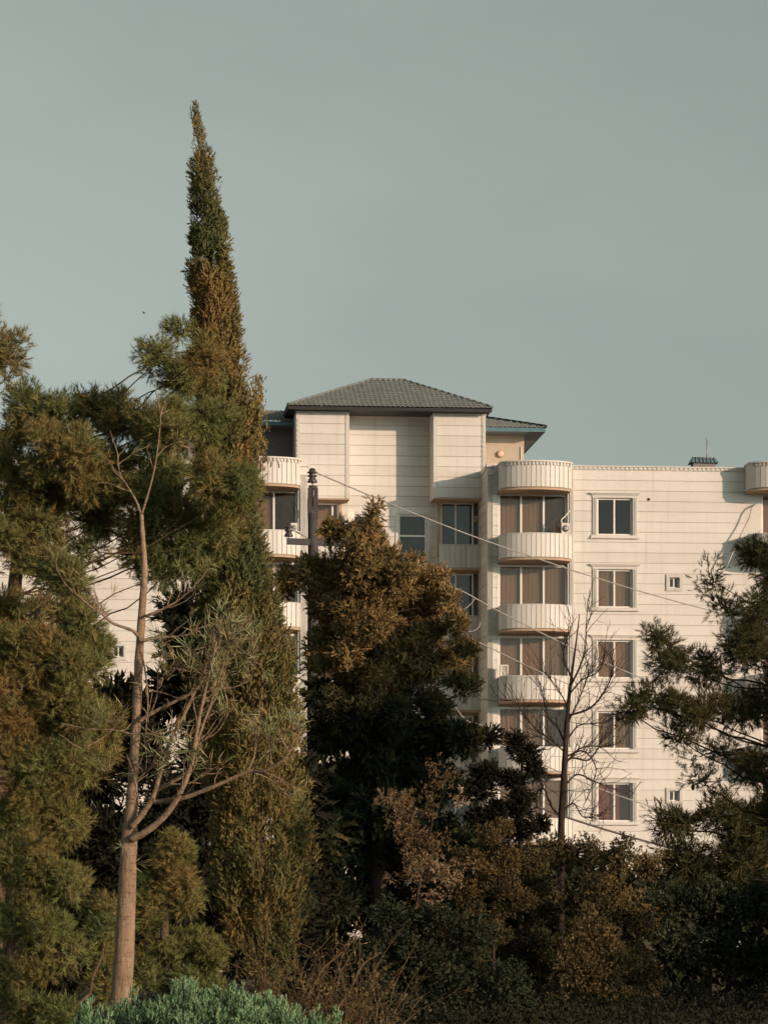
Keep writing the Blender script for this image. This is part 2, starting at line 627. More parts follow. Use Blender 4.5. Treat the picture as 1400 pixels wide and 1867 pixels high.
ops = []
for i, (a, b) in enumerate(ROWS):
    ops.append((bx(1088), bx(1152), bz(b - 4, 1120), bz(a + 6, 1120)))
small = [(bx(1219), bx(1238), bz(1072 + 129.5 * k, 1229), bz(1053 + 129.5 * k, 1229)) for k in (0, 3)]
ops += small
wall_r = clad_wall('wall', X_W0, X_W1, 0, bz(857, 1120), 0.0, ops, Z_LOW, bz(857, 1120))

# fluted thin pilaster beside the balconies
pil = MB()
for k in range(3):
    a = bx(1038.2 + 2.6 * k)
    pil.box(a, a + 0.04, -0.05, -0.001, Z_LOW, bz(857))
pil.box(bx(1037.5), bx(1046), -0.02, -0.0005, Z_LOW, bz(857))
pil.build('pilaster', M['trim'], bld)


def cornice(x0, x1, yl, ztop, h, mat='trim', step=0.2, out=0.10):
    c = MB()
    c.box(x0, x1, yl - out, yl + 0.25, ztop - h * 0.3, ztop)
    c.box(x0, x1, yl - out * 0.45, yl + 0.2, ztop - h, ztop - h * 0.3 - 0.001)
    n = int((x1 - x0) / step)
    for i in range(n):
        xa = x0 + (i + 0.25) * (x1 - x0) / n
        c.box(xa, xa + step * 0.5, yl - out * 0.8, yl - out * 0.45 - 0.001, ztop - h * 0.82, ztop - h * 0.36)
    return c.build('cornice', M[mat], bld)


cornice(bx(1037), bx(1384), 0.0, bz(849.5, 1120), bz(849.5) - bz(857))

styles = [
    ('clear_glass', []),
    ('bronze_glass', [('tan_curtain', 0.02, 0.98)]),
    ('bronze_glass', [('brown_curtain', 0.02, 0.98)]),
    ('bronze_glass', [('stripe_curtain', 0.02, 0.46), ('stripe_curtain', 0.50, 0.98)]),
    ('bronze_glass', [('red_curtain', 0.02, 0.48), ('red_curtain', 0.5, 0.66)]),
]


def surround(x0, x1, z0, z1, yl, parent=None, s=0.22):
    """moulded stone surround: fluted jambs, head cornice, sill"""
    m = MB()
    for (a, b) in ((x0 - s, x0), (x1, x1 + s)):
        m.box(a, b, yl - 0.035, yl + 0.2, z0, z1)
        w = (b - a) / 7
        for k in (1, 3, 5):
            m.box(a + k * w, a + (k + 1) * w, yl - 0.065, yl - 0.034, z0, z1)
    m.box(x0 - s, x1 + s, yl - 0.05, yl + 0.2, z1 + 0.001, z1 + 0.13)
    m.box(x0 - s - 0.07, x1 + s + 0.07, yl - 0.10, yl + 0.1, z1 + 0.131, z1 + 0.18)
    m.box(x0 - s - 0.12, x1 + s + 0.12, yl - 0.15, yl + 0.1, z1 + 0.181, z1 + 0.23)
    m.box(x0 - s - 0.05, x1 + s + 0.05, yl - 0.08, yl + 0.2, z0 - 0.09, z0 - 0.001)
    m.box(x0 - s - 0.08, x1 + s + 0.08, yl - 0.12, yl + 0.1, z0 - 0.15, z0 - 0.091)
    return m.build('window', M['trim'], parent or bld)


for i in range(5):
    x0, x1, z0, z1 = ops[i]
    w = surround(x0, x1, z0, z1, 0.0)
    g, cs = styles[i]
    cur = [(x0 + (x1 - x0) * a, x0 + (x1 - x0) * b, m, 0.03 if 'stripe' in m else 0.012) for m, a, b in cs]
    sash(w, x0, x1, z0, z1, 0.09, [(x0 + x1) / 2], g, cur)
for k, (x0, x1, z0, z1) in enumerate(small):
    m = MB()
    s = 0.13
    m.box(x0 - s, x0, -0.06, 0.2, z0 - s, z1 + s).box(x1, x1 + s, -0.06, 0.2, z0 - s, z1 + s)
    m.box(x0 + 0.001, x1 - 0.001, -0.06, 0.2, z0 - s, z0 - 0.001).box(x0 + 0.001, x1 - 0.001, -0.06, 0.2, z1 + 0.001, z1 + s)
    w = m.build('small_window', M['trim'], bld)
    sash(w, x0, x1, z0, z1, 0.12, [(x0 + x1) / 2], 'clear_glass', [(x0 + 0.03, (x0 + x1) / 2, 'tan_curtain', 0.01)], 0.055)

# -- balcony towers -----------------------------------------------------------
NS = 15
DEP0, DEP1 = 0.92, 0.72


def arc(s):
    """outward depth of the balcony front, s in -1..1"""
    e = max(0.0, 1 - s * s) ** 0.65
    return DEP0 + DEP1 * e


BW = X_BR - X_BL
SLATS = []
for i in range(NS):
    s0, s1 = -1 + 2 * i / NS, -1 + 2 * (i + 1) / NS
    g = 0.024
    xa, xb = s0 * BW / 2 + g / 2, s1 * BW / 2 - g / 2
    ya, yb = -arc(s0), -arc(s1)
    m = MB().prism([(xa, ya), (xb, yb), (xb, yb + 0.025), (xa, ya + 0.025)], 0, 1).mesh('slat')
    m.materials.append(M['stone'])
    SLATS.append(m)


def curve_prism(off, z0, z1, x_ext=0.0, solid=True, inner=0.1, n=24):
    m = MB()
    top = []
    for i in range(n + 1):
        s = -1 + 2 * i / n
        top.append((s * (BW / 2 + x_ext), -arc(s) - off))
    if solid:
        poly = top + [(BW / 2 + x_ext, -0.002), (-BW / 2 - x_ext, -0.002)]
        m.prism(poly, z0, z1)
    else:
        for i in range(n):
            (xa, ya), (xb, yb) = top[i], top[i + 1]
            m.prism([(xa, ya), (xb, yb), (xb, yb + inner), (xa, ya + inner)], z0, z1)
        # returns to the wall
        m.box(-BW / 2 - x_ext, -BW / 2 - x_ext + inner, -arc(-1) - off + inner, -0.002, z0, z1)
        m.box(BW / 2 + x_ext - inner, BW / 2 + x_ext, -arc(1) - off + inner, -0.002, z0, z1)
    return m


def balcony(xc, zt, zb, fancy=False, seen=(0, NS)):
    """curved parapet: grout core, one slat object per stone strip, coping, slab with tan soffit"""
    core = curve_prism(-0.03, 0, zt - zb, -0.02, False, 0.12).build('balcony', M['grout'], bld, (xc, 0, zb))
    h = zt - zb
    rest = MB()
    for i, me in enumerate(SLATS):
        if seen[0] <= i < seen[1]:
            o = link('slat', me, core, (0, 0, 0.02))
            o.scale = (1, 1, h - 0.05)
        else:
            s0, s1 = -1 + 2 * i / NS, -1 + 2 * (i + 1) / NS
            xa, xb = s0 * BW / 2 + 0.012, s1 * BW / 2 - 0.012
            rest.prism([(xa, -arc(s0)), (xb, -arc(s1)), (xb, -arc(s1) + 0.025), (xa, -arc(s0) + 0.025)], 0.02, h - 0.03)
    if rest.v:
        tag(rest.build('slats', M['stone'], core), kind='stuff')
    for sg in (-1, 1):
        a = sg * (BW / 2)
        MB().box(min(a, a - sg * 0.03), max(a, a - sg * 0.03), -DEP0 + 0.03, -0.003, 0.02, h - 0.03).build('end_slab', M['stone'], core)
    if fancy:
        c = curve_prism(0.07, h - 0.07, h, 0.05, False, 0.22)
        for i in range(20):
            s = -1 + 2 * (i + 0.3) / 20
            s2 = s + 0.05
            x, x2 = s * BW / 2, s2 * BW / 2
            c.prism([(x, -arc(s) - 0.05), (x2, -arc(s2) - 0.05), (x2, -arc(s2) - 0.002), (x, -arc(s) - 0.002)], h - 0.20, h - 0.071)
        c.build('coping', M['trim'], core)
    else:
        curve_prism(0.02, h - 0.03, h, 0.01, False, 0.16).build('coping', M['stone'], core)
    curve_prism(-0.06, -0.10, -0.001, -0.03, True).build('soffit', M['soffit'], core)
    return core


def glazing(xa, xb, za, zb, yl, mull, curtain, folds=0.012):
    root = MB()
    root.box(xa - 0.02, xb + 0.02, yl + 0.005, yl + 0.09, zb - 0.001, zb + 0.10)
    w = root.build('window', M['soffit'], bld)
    cur = []
    ed = [xa] + list(mull) + [xb]
    for c, (a, b) in zip(curtain, zip(ed[:-1], ed[1:])):
        if c:
            cur.append((a + 0.02, b - 0.02, c, 0.03 if 'stripe' in c else folds))
    sash(w, xa, xb, za, zb, yl, mull, 'bronze_glass', cur, 0.085)
    return w


PAR_T, PAR_B = 974.0, 1018.5
GL_T = 901.0
curt = [
    ['tan_curtain', 'tan_curtain', 'dark_curtain'],
    ['tan_curtain', 'tan_curtain', 'tan_curtain'],
    ['tan_curtain', 'brown_curtain', 'tan_curtain'],
    ['stripe_curtain', 'stripe_curtain', 'dark_curtain'],
    ['stripe_curtain', 'stripe_curtain', 'tan_curtain'],
    ['tan_curtain', 'tan_curtain', 'tan_curtain'],
]


def tower(xc, curts, zoff=0.0, yl=0.16, seen=(0, NS), rows_seen=7, gl=None):
    xl, xr = xc - BW / 2, xc + BW / 2
    gx0, gx1 = (xl + 0.03, xr - 0.06) if gl is None else gl
    gw = gx1 - gx0
    # the roof-level parapet
    balcony(xc, bz(842.5, 972, -1) + zoff, bz(891, 972, -1) + zoff, True, seen)
    for k in range(6):
        zt = bz(PAR_T + 129.5 * k, 972, -1) + zoff
        zb = bz(PAR_B + 129.5 * k, 972, -1) + zoff
        balcony(xc, zt, zb, False, seen if k < rows_seen else (0, 0))
        gt = bz(GL_T + 129.5 * k, 972, yl) + zoff
        gb = zb + 0.05
        glazing(gx0, gx1, gb + 0.35, gt, yl, [gx0 + gw * 0.335, gx0 + gw * 0.665], curts[k])
        # slab edge / floor behind the parapet
    slab = MB()
    for k in range(6):
        zb = bz(PAR_B + 129.5 * k, 972, -1) + zoff
        slab.box(xl + 0.001, xr - 0.001, 0.0, 4.0, zb - 0.10, zb + 0.30)
    zb = bz(891, 972, -1) + zoff
    slab.box(xl + 0.001, xr - 0.001, 0.0, 4.0, zb - 0.08, zb + 0.9)
    slab.build('floor_slab', M['soffit'], bld)
    top_z = bz(850) + zoff - 0.3
    if gx0 - xl > 0.01:
        MB().box(xl, gx0 - 0.021, -0.001, 0.3, 0, top_z).build('jamb_wall', M['stone'], bld)
    MB().box(gx1 + 0.021, xr + 0.04, -0.001, 0.3, 0, top_z).build('jamb_wall', M['stone'], bld)
    MB().box(gx0 - 0.02, gx1 + 0.02, 0.005, 0.3, 0, bz(PAR_B + 129.5 * 5, 972, -1) + zoff - 0.11).build('base_wall', M['stone'], bld)


XC_R = (X_BL + X_BR) / 2
tower(XC_R, curt)
XC_R2 = bx(1357) + BW / 2
tower(XC_R2, [['brown_curtain', 'brown_curtain', 'brown_curtain']] * 6, bz(845, 1400, -1) - bz(845, 972, -1) - 0.02, 0.16, (0, 6), 4, (bx(1388), XC_R2 + BW / 2 - 0.06))
# wall right of the second tower
clad_wall('wall', XC_R2 + BW / 2, X_END, 0, bz(857, 1120), 0.0, [], bz(870), bz(857, 1120))
# jamb wall between plain wall and second tower glazing
# -- corner pilaster strip left of the right tower
for k in range(1):
    clad_wall('pilaster_wall', bx(898.5), X_BL, 0, bz(846), 0.0, [], Z_LOW, bz(846))
p = MB()
xa, xb = bx(888), bx(898.3)
p.box(xa, xb, -0.05, 0.3, 0, bz(868))
w = (xb - xa) / 9
for k in range(0, 9, 2):
    p.box(xa + k * w, xa + (k + 1) * w, -0.085, -0.051, 0, bz(868))
p.box(xa - 0.02, xb + 0.02, -0.13, 0.3, bz(868) + 0.001, bz(864))
p.box(xa - 0.01, xb + 0.01, -0.07, 0.3, bz(864) + 0.001, bz(853))
p.box(xa - 0.05, xb + 0.05, -0.14, 0.3, bz(853) + 0.001, bz(847))
p.build('pilaster', M['stone_old'], bld)

# side wall of the right wing facing left (courses seen obliquely)
YB = 3.05
sw = MB().box(xa + 0.032, xa + 0.3, 0.301, 12.0, 0, bz(850)).build('side_wall', M['grout'], bld)
z = bz(857)
while z > Z_LOW:
    MB().box(xa, xa + 0.031, 0.302, 6.0, z - COURSE + 0.012, z - 0.012).build('cladding_panel', M['stone_old'], sw)
    z -= COURSE
MB().box(xa - 0.05, xa + 0.35, 0.301, 6.0, bz(857), bz(849)).build('side_coping', M['trim'], bld)

# -- middle section -----------------------------------------------------------
YW, YBOX, YREAR, YPAR = 3.05, 2.0, 3.5, 2.35
# bays (the two boxes hanging in front of the top floors)


def bay(pxa, pxb, pyt, pyb):
    xa, zt = B(pxa, pyt, YBOX)
    xb, zb = B(pxb, pyb, YBOX)
    mid = (pxa + pxb) / 2
    w = MB().box(xa + 0.03, xb - 0.03, YBOX + 0.03, 8.0, zb + 0.002, zt).build('bay', M['grout'], bld)
    z = zt - 0.28
    while z > zb + 0.1:
        lo = max(z - 0.455, zb)
        MB().box(xa + 0.17, xb - 0.17, YBOX, YBOX + 0.029, lo + 0.011, z - 0.011).build('cladding_panel', M['stone'], w)
        z -= 0.455
    tr = MB()
    tr.box(xa, xa + 0.165, YBOX - 0.03, YBOX + 0.25, zb, zt - 0.281)
    tr.box(xb - 0.165, xb, YBOX - 0.03, YBOX + 0.25, zb, zt - 0.281)
    tr.box(xa - 0.02, xb + 0.02, YBOX - 0.08, YBOX + 0.2, zt - 0.28, zt - 0.2)
    tr.box(xa, xb, YBOX - 0.04, YBOX + 0.2, zt - 0.199, zt - 0.05)
    n = int((xb - xa) / 0.22)
    for i in range(n):
        q = xa + (i + 0.25) * (xb - xa) / n
        tr.box(q, q + 0.11, YBOX - 0.08, YBOX - 0.041, zt - 0.18, zt - 0.07)
    tr.box(xa - 0.05, xb + 0.05, YBOX - 0.12, YBOX + 0.2, zt - 0.049, zt)
    for s, ex in ((xa, 1), (xb - 0.165, -1)):
        for j in range(int((zt - zb) / 0.22) - 2):
            q = zb + 0.05 + j * 0.22
            if (ex == 1 and pxa < 600) or (ex == -1 and pxa > 600):
                tr.box(s + 0.04, s + 0.125, YBOX - 0.055, YBOX - 0.031, q, q + 0.12)
    tr.build('moulding', M['trim'], w)
    # side cheeks and tan underside
    MB().box(xa, xa + 0.029, YBOX + 0.251, 3.6, zb, zt).build('cheek', M['stone'], w)
    MB().box(xb - 0.029, xb, YBOX + 0.251, 3.6, zb, zt).build('cheek', M['stone'], w)
    MB().box(xa, xb, YBOX, YW + 0.2, zb - 0.05, zb).build('soffit', M['soffit'], w)
    return xa, xb, zb, zt


bR = bay(790, 885, 745, 909)
bL = bay(540, 637, 741, 909)

# rear wall of the recess between the bays, down to the ground
xrl, xrr = bx(600, YREAR), bx(801, YREAR)
zt = bz(748, 712, YREAR)
tw = [(bx(726, YREAR), bx(778, YREAR), bz(1026 + 129.5 * k, 752, YREAR), bz(938 + 129.5 * k, 752, YREAR)) for k in range(5)]
tw2 = [(bx(640, YREAR), bx(690, YREAR), bz(1026 + 129.5 * k, 665, YREAR), bz(938 + 129.5 * k, 665, YREAR)) for k in range(5)]
clad_wall('wall', xrl, xrr, 0, zt, YREAR, tw + tw2, bz(1200), bz(757, 712, YREAR))
for (x0, x1, z0, z1) in tw[:3] + tw2[:2]:
    m = MB()
    s = 0.12
    m.box(x0 - s, x0, YREAR - 0.05, YREAR + 0.2, z0 - s, z1 + s).box(x1, x1 + s, YREAR - 0.05, YREAR + 0.2, z0 - s, z1 + s)
    m.box(x0 + 0.001, x1 - 0.001, YREAR - 0.05, YREAR + 0.2, z1 + 0.001, z1 + s)
    m.box(x0 + 0.001, x1 - 0.001, YREAR - 0.05, YREAR + 0.2, z0 - s, z0 - 0.001)
    w = m.build('tall_window', M['trim'], bld)
    sash(w, x0, x1, z0, z1, YREAR + 0.08, [], 'clear_glass', [(x0 + 0.05, x1 - 0.05, 'dark_curtain', 0.01)], 0.08, [z0 + (z1 - z0) * 0.56])

# windows under the bays with flat slatted balconies
FS = MB().box(-0.102, 0.102, 0, 0.025, 0, 1).mesh('slat')
FS.materials.append(M['stone_old'])


def flat_balcony(pxa, pxb, pyt, pyb, nslat, single=True):
    xa, zt = B(pxa, pyt, YPAR)
    xb, zb = B(pxb, pyb, YPAR)
    core = MB().box(xa, xb, YPAR + 0.026, YPAR + 0.12, zb, zt - 0.03).build('balcony', M['grout'], bld)
    st = (xb - xa) / nslat
    rest = MB()
    for i in range(nslat):
        xm = xa + (i + 0.5) * st
        if single:
            o = link('slat', FS, core, (xm, YPAR, zb + 0.01))
            o.scale = (st / 0.218, 1, zt - zb - 0.05)
        else:
            rest.box(xm - st * 0.47, xm + st * 0.47, YPAR, YPAR + 0.025, zb + 0.01, zt - 0.04)
    if rest.v:
        tag(rest.build('slats', M['stone_old'], core), kind='stuff')
    MB().box(xa, xb, YPAR - 0.03, YPAR + 0.15, zt - 0.029, zt).build('coping', M['stone_old'], core)
    MB().box(xa, xb, YPAR + 0.03, YW + 0.2, zb - 0.09, zb - 0.001).build('soffit', M['soffit'], core)


for k in range(5):
    d = 129.5 * k
    flat_balcony(800, 890, 992 + d, 1035.5 + d, 9, k < 4)
    flat_balcony(556, 622, 990 + d, 1033.5 + d, 7, k < 1)
    # right-hand windows
    x0, z1 = B(803, 916 + d, YW)
    x1, z0 = B(863, 996 + d, YW)
    fr = MB().box(x0 - 0.1, bx(892, YW), YW + 0.002, YW + 0.2, z1 + 0.001, z1 + 0.22)
    fr.box(x0 - 0.15, x0 - 0.001, YW, YW + 0.2, z0 - 0.5, z1)
    w = fr.build('window', M['soffit'], bld)
    sash(w, x0, x1, z0 - 0.35, z1, YW + 0.06, [x0 + (x1 - x0) * 0.46], 'clear_glass',
         [(x0 + 0.02, x0 + (x1 - x0) * (0.45, 0.75, 0.6, 0.8, 0.5)[k], 'dark_curtain', 0.01)], 0.07)
    MB().box(x1 + 0.001, bx(892, YW), YW + 0.3, YW + 0.5, z0 - 0.8, z1).build('jamb_wall', M['interior'], bld)
    # left-hand windows
    x0, z1 = B(561, 917 + d, YW)
    x1, z0 = B(618, 996 + d, YW)
    fr = MB().box(x0 - 0.3, x1 + 0.1, YW + 0.002, YW + 0.2, z1 + 0.001, z1 + 0.2)
    fr.box(x1 + 0.001, x1 + 0.12, YW, YREAR + 0.1, z0 - 0.5, z1)
    w = fr.build('window', M['soffit'], bld)
    sash(w, x0, x1, z0 - 0.35, z1, YW + 0.06, [x0 + (x1 - x0) * 0.80], 'bronze_glass', [(x0 + 0.02, x1 - 0.3, 'brown_curtain', 0.01)], 0.07)
# infill behind windows in the middle (floors and side returns)
inf = MB()
for k in range(6):
    zf = bz(1030 + 129.5 * k, 840, YW)
    inf.box(bx(560, YW), bx(622, YW), YW + 0.22, 8, zf - 0.1, zf + 0.15)
    inf.box(bx(800, YW), bx(892, YW), YW + 0.22, 8, zf - 0.1, zf + 0.15)
inf.box(bx(797, YW), bx(802, YW), YW + 0.005, 8, 0, bR[2])
inf.box(bx(618.5, YW), bx(622, YW), YW + 0.21, 8, 0, bL[2])
inf.build('inner_wall', M['stone_old'], bld)

# -- hip roof of the penthouse -------------------------------------------------


def tile_slope(name, mat, eave_a, eave_b, top_a, top_b, parent, tw_=0.21, th_=0.33, amp=0.035):
    """a sloping sheet with pressed tile waves and stepped rows; corners given as 3D points"""
    ea, eb, ta, tb = [Vector(p) for p in (eave_a, eave_b, top_a, top_b)]
    L = (eb - ea).length
    ux = (eb - ea).normalized()
    up = ((ta + tb) / 2 - (ea + eb) / 2)
    up = up - ux * up.dot(ux)
    H = up.length
    uy = up.normalized()
    nrm = ux.cross(uy).normalized()
    if nrm.z < 0:
        nrm = -nrm
    a_in = (ta - ea).dot(ux)
    b_in = (tb - ea).dot(ux)
    rows = max(3, int(H / th_))
    ncol = int(L / tw_)
    sub = 4
    m = MB()
    for r in range(rows):
        t0, t1 = r / rows, (r + 1) / rows
        ring = []
        for t, lift in ((t0, 0.045), (t0 + (t1 - t0) * 0.5, 0.03), (t1, 0.004)):
            lo, hi = a_in * t, L + (b_in - L) * t
            row = []
            for i in range(ncol * sub + 1):
                s = i / sub * (L / ncol)
                s = min(max(s, lo), hi)
                wv = amp * abs(math.sin(math.pi * s / (L / ncol))) ** 0.7
                row.append(ea + ux * s + uy * (H * t) + nrm * (lift + wv))
            ring.append(row)
        for q in range(2):
            b = len(m.v)
            n = len(ring[q])
            m.v += [tuple(v) for v in ring[q]] + [tuple(v) for v in ring[q + 1]]
            for i in range(n - 1):
                if (ring[q][i + 1] - ring[q][i]).length < 1e-6 and (ring[q + 1][i + 1] - ring[q + 1][i]).length < 1e-6:
                    continue
                m.f.append((b + i, b + i + 1, b + n + i + 1, b + n + i))
                m.smooth.append(True)
        # the little riser at the front of each row
        b = len(m.v)
        n = len(ring[0])
        m.v += [tuple(v - nrm * 0.05) for v in ring[0]] + [tuple(v) for v in ring[0]]
        for i in range(n - 1):
            if (ring[0][i + 1] - ring[0][i]).length > 1e-6:
                m.f.append((b + i, b + i + 1, b + n + i + 1, b + n + i))
                m.smooth.append(False)
    return m.build(name, M[mat], parent)


YE, YK = 1.35, 5.0
EL = Vector((B(525, 741, YE)[0], YE, B(525, 738.5, YE)[1]))
ER = Vector((B(898, 741, YE)[0], YE, EL.z))
KL = Vector((bx(676, YK), YK, bz(694, 700, YK)))
KR = Vector((bx(736, YK), YK, KL.z))
YBK = 2 * YK - YE
roof = MB()
roof.box(EL.x + 0.02, ER.x - 0.02, YE + 0.06, YE + 0.12, EL.z - 0.16, EL.z - 0.02)       # gutter board
roof.box(EL.x + 0.02, EL.x + 0.1, YE + 0.1, YBK - 0.1, EL.z - 0.10, EL.z - 0.02)
roof.box(ER.x - 0.1, ER.x - 0.02, YE + 0.1, YBK - 0.1, EL.z - 0.10, EL.z - 0.02)
roof = roof.build('roof', M['black'], bld)
tile_slope('tiled_slope', 'roof', EL, ER, KL, KR, roof)
BLc, BRc = Vector((EL.x, YBK, EL.z)), Vector((ER.x, YBK, EL.z))
tile_slope('tiled_slope', 'roof', ER, BRc, KR, KR + Vector((0, 0.01, 0)), roof)
tile_slope('tiled_slope', 'roof', BLc, EL, KL + Vector((0, 0.01, 0)), KL, roof)
tile_slope('tiled_slope', 'roof', BRc, BLc, KR, KL, roof)
cap = MB()
for a, b in ((EL, KL), (ER, KR), (KL, KR)):
    n = 14 if a is not KL else 6
    for i in range(n):
        p0, p1 = a.lerp(b, i / n), a.lerp(b, (i + 1.05) / n)
        cap.tube([p0 + Vector((0, 0, 0.03)), p1 + Vector((0, 0, 0.055))], [0.075, 0.06], 6)
cap.build('ridge_cap', M['roof'], roof)
MB().box(EL.x + 0.1, ER.x - 0.1, YE + 0.09, YBK - 0.1, EL.z - 0.14, EL.z - 0.101).build('soffit', M['black'], roof)  # black here stands in for the shadow under the eave
# dark band above the recessed wall
MB().box(bL[1] - 0.02, bR[0] + 0.02, YREAR - 0.25, YREAR + 0.05, bz(752, 712, YREAR), EL.z - 0.141).build('frieze', M['trim'], bld)
# penthouse body behind the bays
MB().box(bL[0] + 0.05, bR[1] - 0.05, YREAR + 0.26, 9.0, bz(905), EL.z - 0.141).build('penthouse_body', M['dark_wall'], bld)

# -- rear upper storey with teal fascia (right) and its left counterpart ----------
YU = 4.6
OV = 1.25
xw = bx(955, YU)
zE = bz(779.5, 950, YU - OV)
zF = bz(787, 950, YU - OV)
rear = MB().box(bR[1] - 1.0, xw, YU, YU + 7, ZTOP - 0.8, zF + 0.1).build('upper_storey', M['plaster'], bld)
MB().box(xw - 0.16, xw - 0.10, YU - 0.06, YU - 0.001, ZTOP - 0.5, bz(815, 955, YU)).build('downpipe', M['stone'], rear)
xe = bx(994, YU - OV)
fa = MB()
fa.box(bR[1] - 0.8, xe, YU - OV, YU - OV + 0.06, zF, zE)
fa.box(xe - 0.06, xe, YU - OV + 0.061, YU + 8, zF, zE)
fa.build('fascia', M['teal'], rear)
sf = MB().box(bR[1] - 0.8, xe - 0.061, YU - OV + 0.061, YU + 8, zF + 0.02, zF + 0.05)
for i in range(9):
    q = YU - OV + 0.2 + i * 0.3
    sf.box(xw + 0.02, xe - 0.08, q, q + 0.04, zF + 0.0, zF + 0.019)
sf.build('soffit', M['blue_soffit'], rear)
tA = Vector((bR[1] - 0.8, YU - OV - 0.05, zE))
tB = Vector((xe + 0.03, YU - OV - 0.05, zE))
tC = Vector((bR[1] - 0.8, YU + 1.9, zE + 0.98))
tD = Vector((xe - 3.2, YU + 1.9, zE + 0.98))
tile_slope('tiled_slope', 'roof', tA, tB, tC, tD, rear)
tile_slope('tiled_slope', 'roof', tB, tB + Vector((0, 8, 0)), tD, tD + Vector((0, 2, 0)), rear)
cp = MB()
for i in range(12):
    cp.tube([tB.lerp(tD, i / 12) + Vector((0, 0, 0.05)), tB.lerp(tD, (i + 1.05) / 12) + Vector((0, 0, 0.08))], [0.08, 0.06], 6)
cp.build('ridge_cap', M['black'], rear)

zE2 = bz(768, 500, YU - OV)
xl2 = bx(296, YU - OV)
xr2 = bL[0] + 0.8
MB().box(xl2 + 1.2, xr2, YU, YU + 7, ZTOP - 0.8, zE2).build('upper_storey', M['dark_wall'], bld)  # wall darkened to grey: the penthouse's shadow is put into its colour
MB().box(xl2, xr2, YU - OV, YU - OV + 0.06, zE2 - 0.18, zE2).box(xl2, xl2 + 0.06, YU - OV + 0.061, YU + 8, zE2 - 0.18, zE2).build('fascia', M['teal'], bld)
MB().box(xl2 + 0.061, xr2, YU - OV + 0.061, YU + 8, zE2 - 0.15, zE2 - 0.12).build('soffit', M['blue_soffit'], bld)
tile_slope('tiled_slope', 'roof', (xl2 - 0.03, YU - OV - 0.05, zE2), (xr2, YU - OV - 0.05, zE2), (xl2 + 2.6, YU + 1.9, zE2 + 0.95), (xr2, YU + 1.9, zE2 + 0.95), bld)
# side wall of the penthouse towards the left, shade put into its grey
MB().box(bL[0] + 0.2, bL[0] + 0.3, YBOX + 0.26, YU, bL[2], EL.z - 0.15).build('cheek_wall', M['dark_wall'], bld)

# -- left wing -----------------------------------------------------------------
XL_R = bx(545)
XC_L = XL_R - BW / 2
dzL = bz(836, 500, -1) - bz(842.5, 972, -1)
tower(XC_L, [['brown_curtain', 'brown_curtain', None]] + [['tan_curtain', 'tan_curtain', 'tan_curtain']] * 5, dzL, 0.16, (7, NS), 4)
p = MB()
xa2, xb2 = bx(548), bx(560)
ztl = bz(838, 550)
p.box(XL_R + 0.001, xa2 - 0.001, -0.01, 0.3, 0, ztl - 0.1)
p.box(xa2, xb2, -0.05, 0.3, 0, bz(867, 550))
w = (xb2 - xa2) / 11
for k in range(0, 11, 2):
    p.box(xa2 + k * w, xa2 + (k + 1) * w, -0.085, -0.051, 0, bz(867, 550))
p.box(xa2 - 0.06, xb2 + 0.06, -0.13, 0.3, bz(867, 550) + 0.001, bz(864, 550))
p.box(xa2 - 0.02, xb2 + 0.02, -0.07, 0.3, bz(864, 550) + 0.001, bz(851, 550))
p.box(xa2 - 0.08, xb2 + 0.08, -0.14, 0.3, bz(851, 550) + 0.001, bz(842, 550))
p.build('pilaster', M['stone'], bld)
MB().box(xb2 - 0.3, xb2 - 0.002, 0.301, 12, 0, ztl - 0.1).build('side_wall', M['stone_old'], bld)
XLL = bx(-60)
sm = (bx(207), bx(226), bz(1198, 217), bz(1178, 217))
clad_wall('wall', XLL, XC_L - BW / 2, 0, bz(846, 300), 0.0, [sm], bz(1250, 250), bz(846, 300))
s = 0.13
m = MB()
x0, x1, z0, z1 = sm
m.box(x0 - s, x0, -0.06, 0.2, z0 - s, z1 + s).box(x1, x1 + s, -0.06, 0.2, z0 - s, z1 + s)
m.box(x0 + 0.001, x1 - 0.001, -0.06, 0.2, z0 - s, z0 - 0.001).box(x0 + 0.001, x1 - 0.001, -0.06, 0.2, z1 + 0.001, z1 + s)
w = m.build('small_window', M['trim'], bld)
sash(w, x0, x1, z0, z1, 0.1, [(x0 + x1) / 2], 'clear_glass', [], 0.05)
cornice(XLL, XC_L - BW / 2, 0.0, bz(838.5, 300), bz(838.5) - bz(846))

# -- shell: flat roofs, back and end walls
sh = MB()
sh.box(xa + 0.301, X_END, 0.26, 12.0, ZTOP - 0.9, ZTOP - 0.75)
sh.box(XLL, xb2 - 0.31, 0.26, 12.0, bz(838, 300) - 0.9, bz(838, 300) - 0.75)
sh.build('flat_roof', M['plaster'], bld)
MB().box(XLL, X_END, 12.001, 12.3, 0, ZTOP - 0.3).build('back_wall', M['stone_old'], bld)
MB().box(XLL - 0.3, XLL - 0.001, 0, 12.3, 0, ZTOP).build('end_wall', M['stone_old'], bld)
MB().box(X_END + 0.001, X_END + 0.3, 0, 12.3, 0, ZTOP).build('end_wall', M['stone_old'], bld)
# solid core keeps the rooms dark
MB().box(XLL + 0.1, xb2 - 0.31, 4.01, 4.2, 0, bz(838, 300) - 0.91).box(xa + 0.301, X_END - 0.1, 4.01, 4.2, 0, ZTOP - 0.91).build('inner_wall', M['interior'], bld)

# ------------------------------------------------------------------ things on the building


def at_b(px, py, yl):
    x, z = B(px, py, yl)
    return bw(x, yl, z)


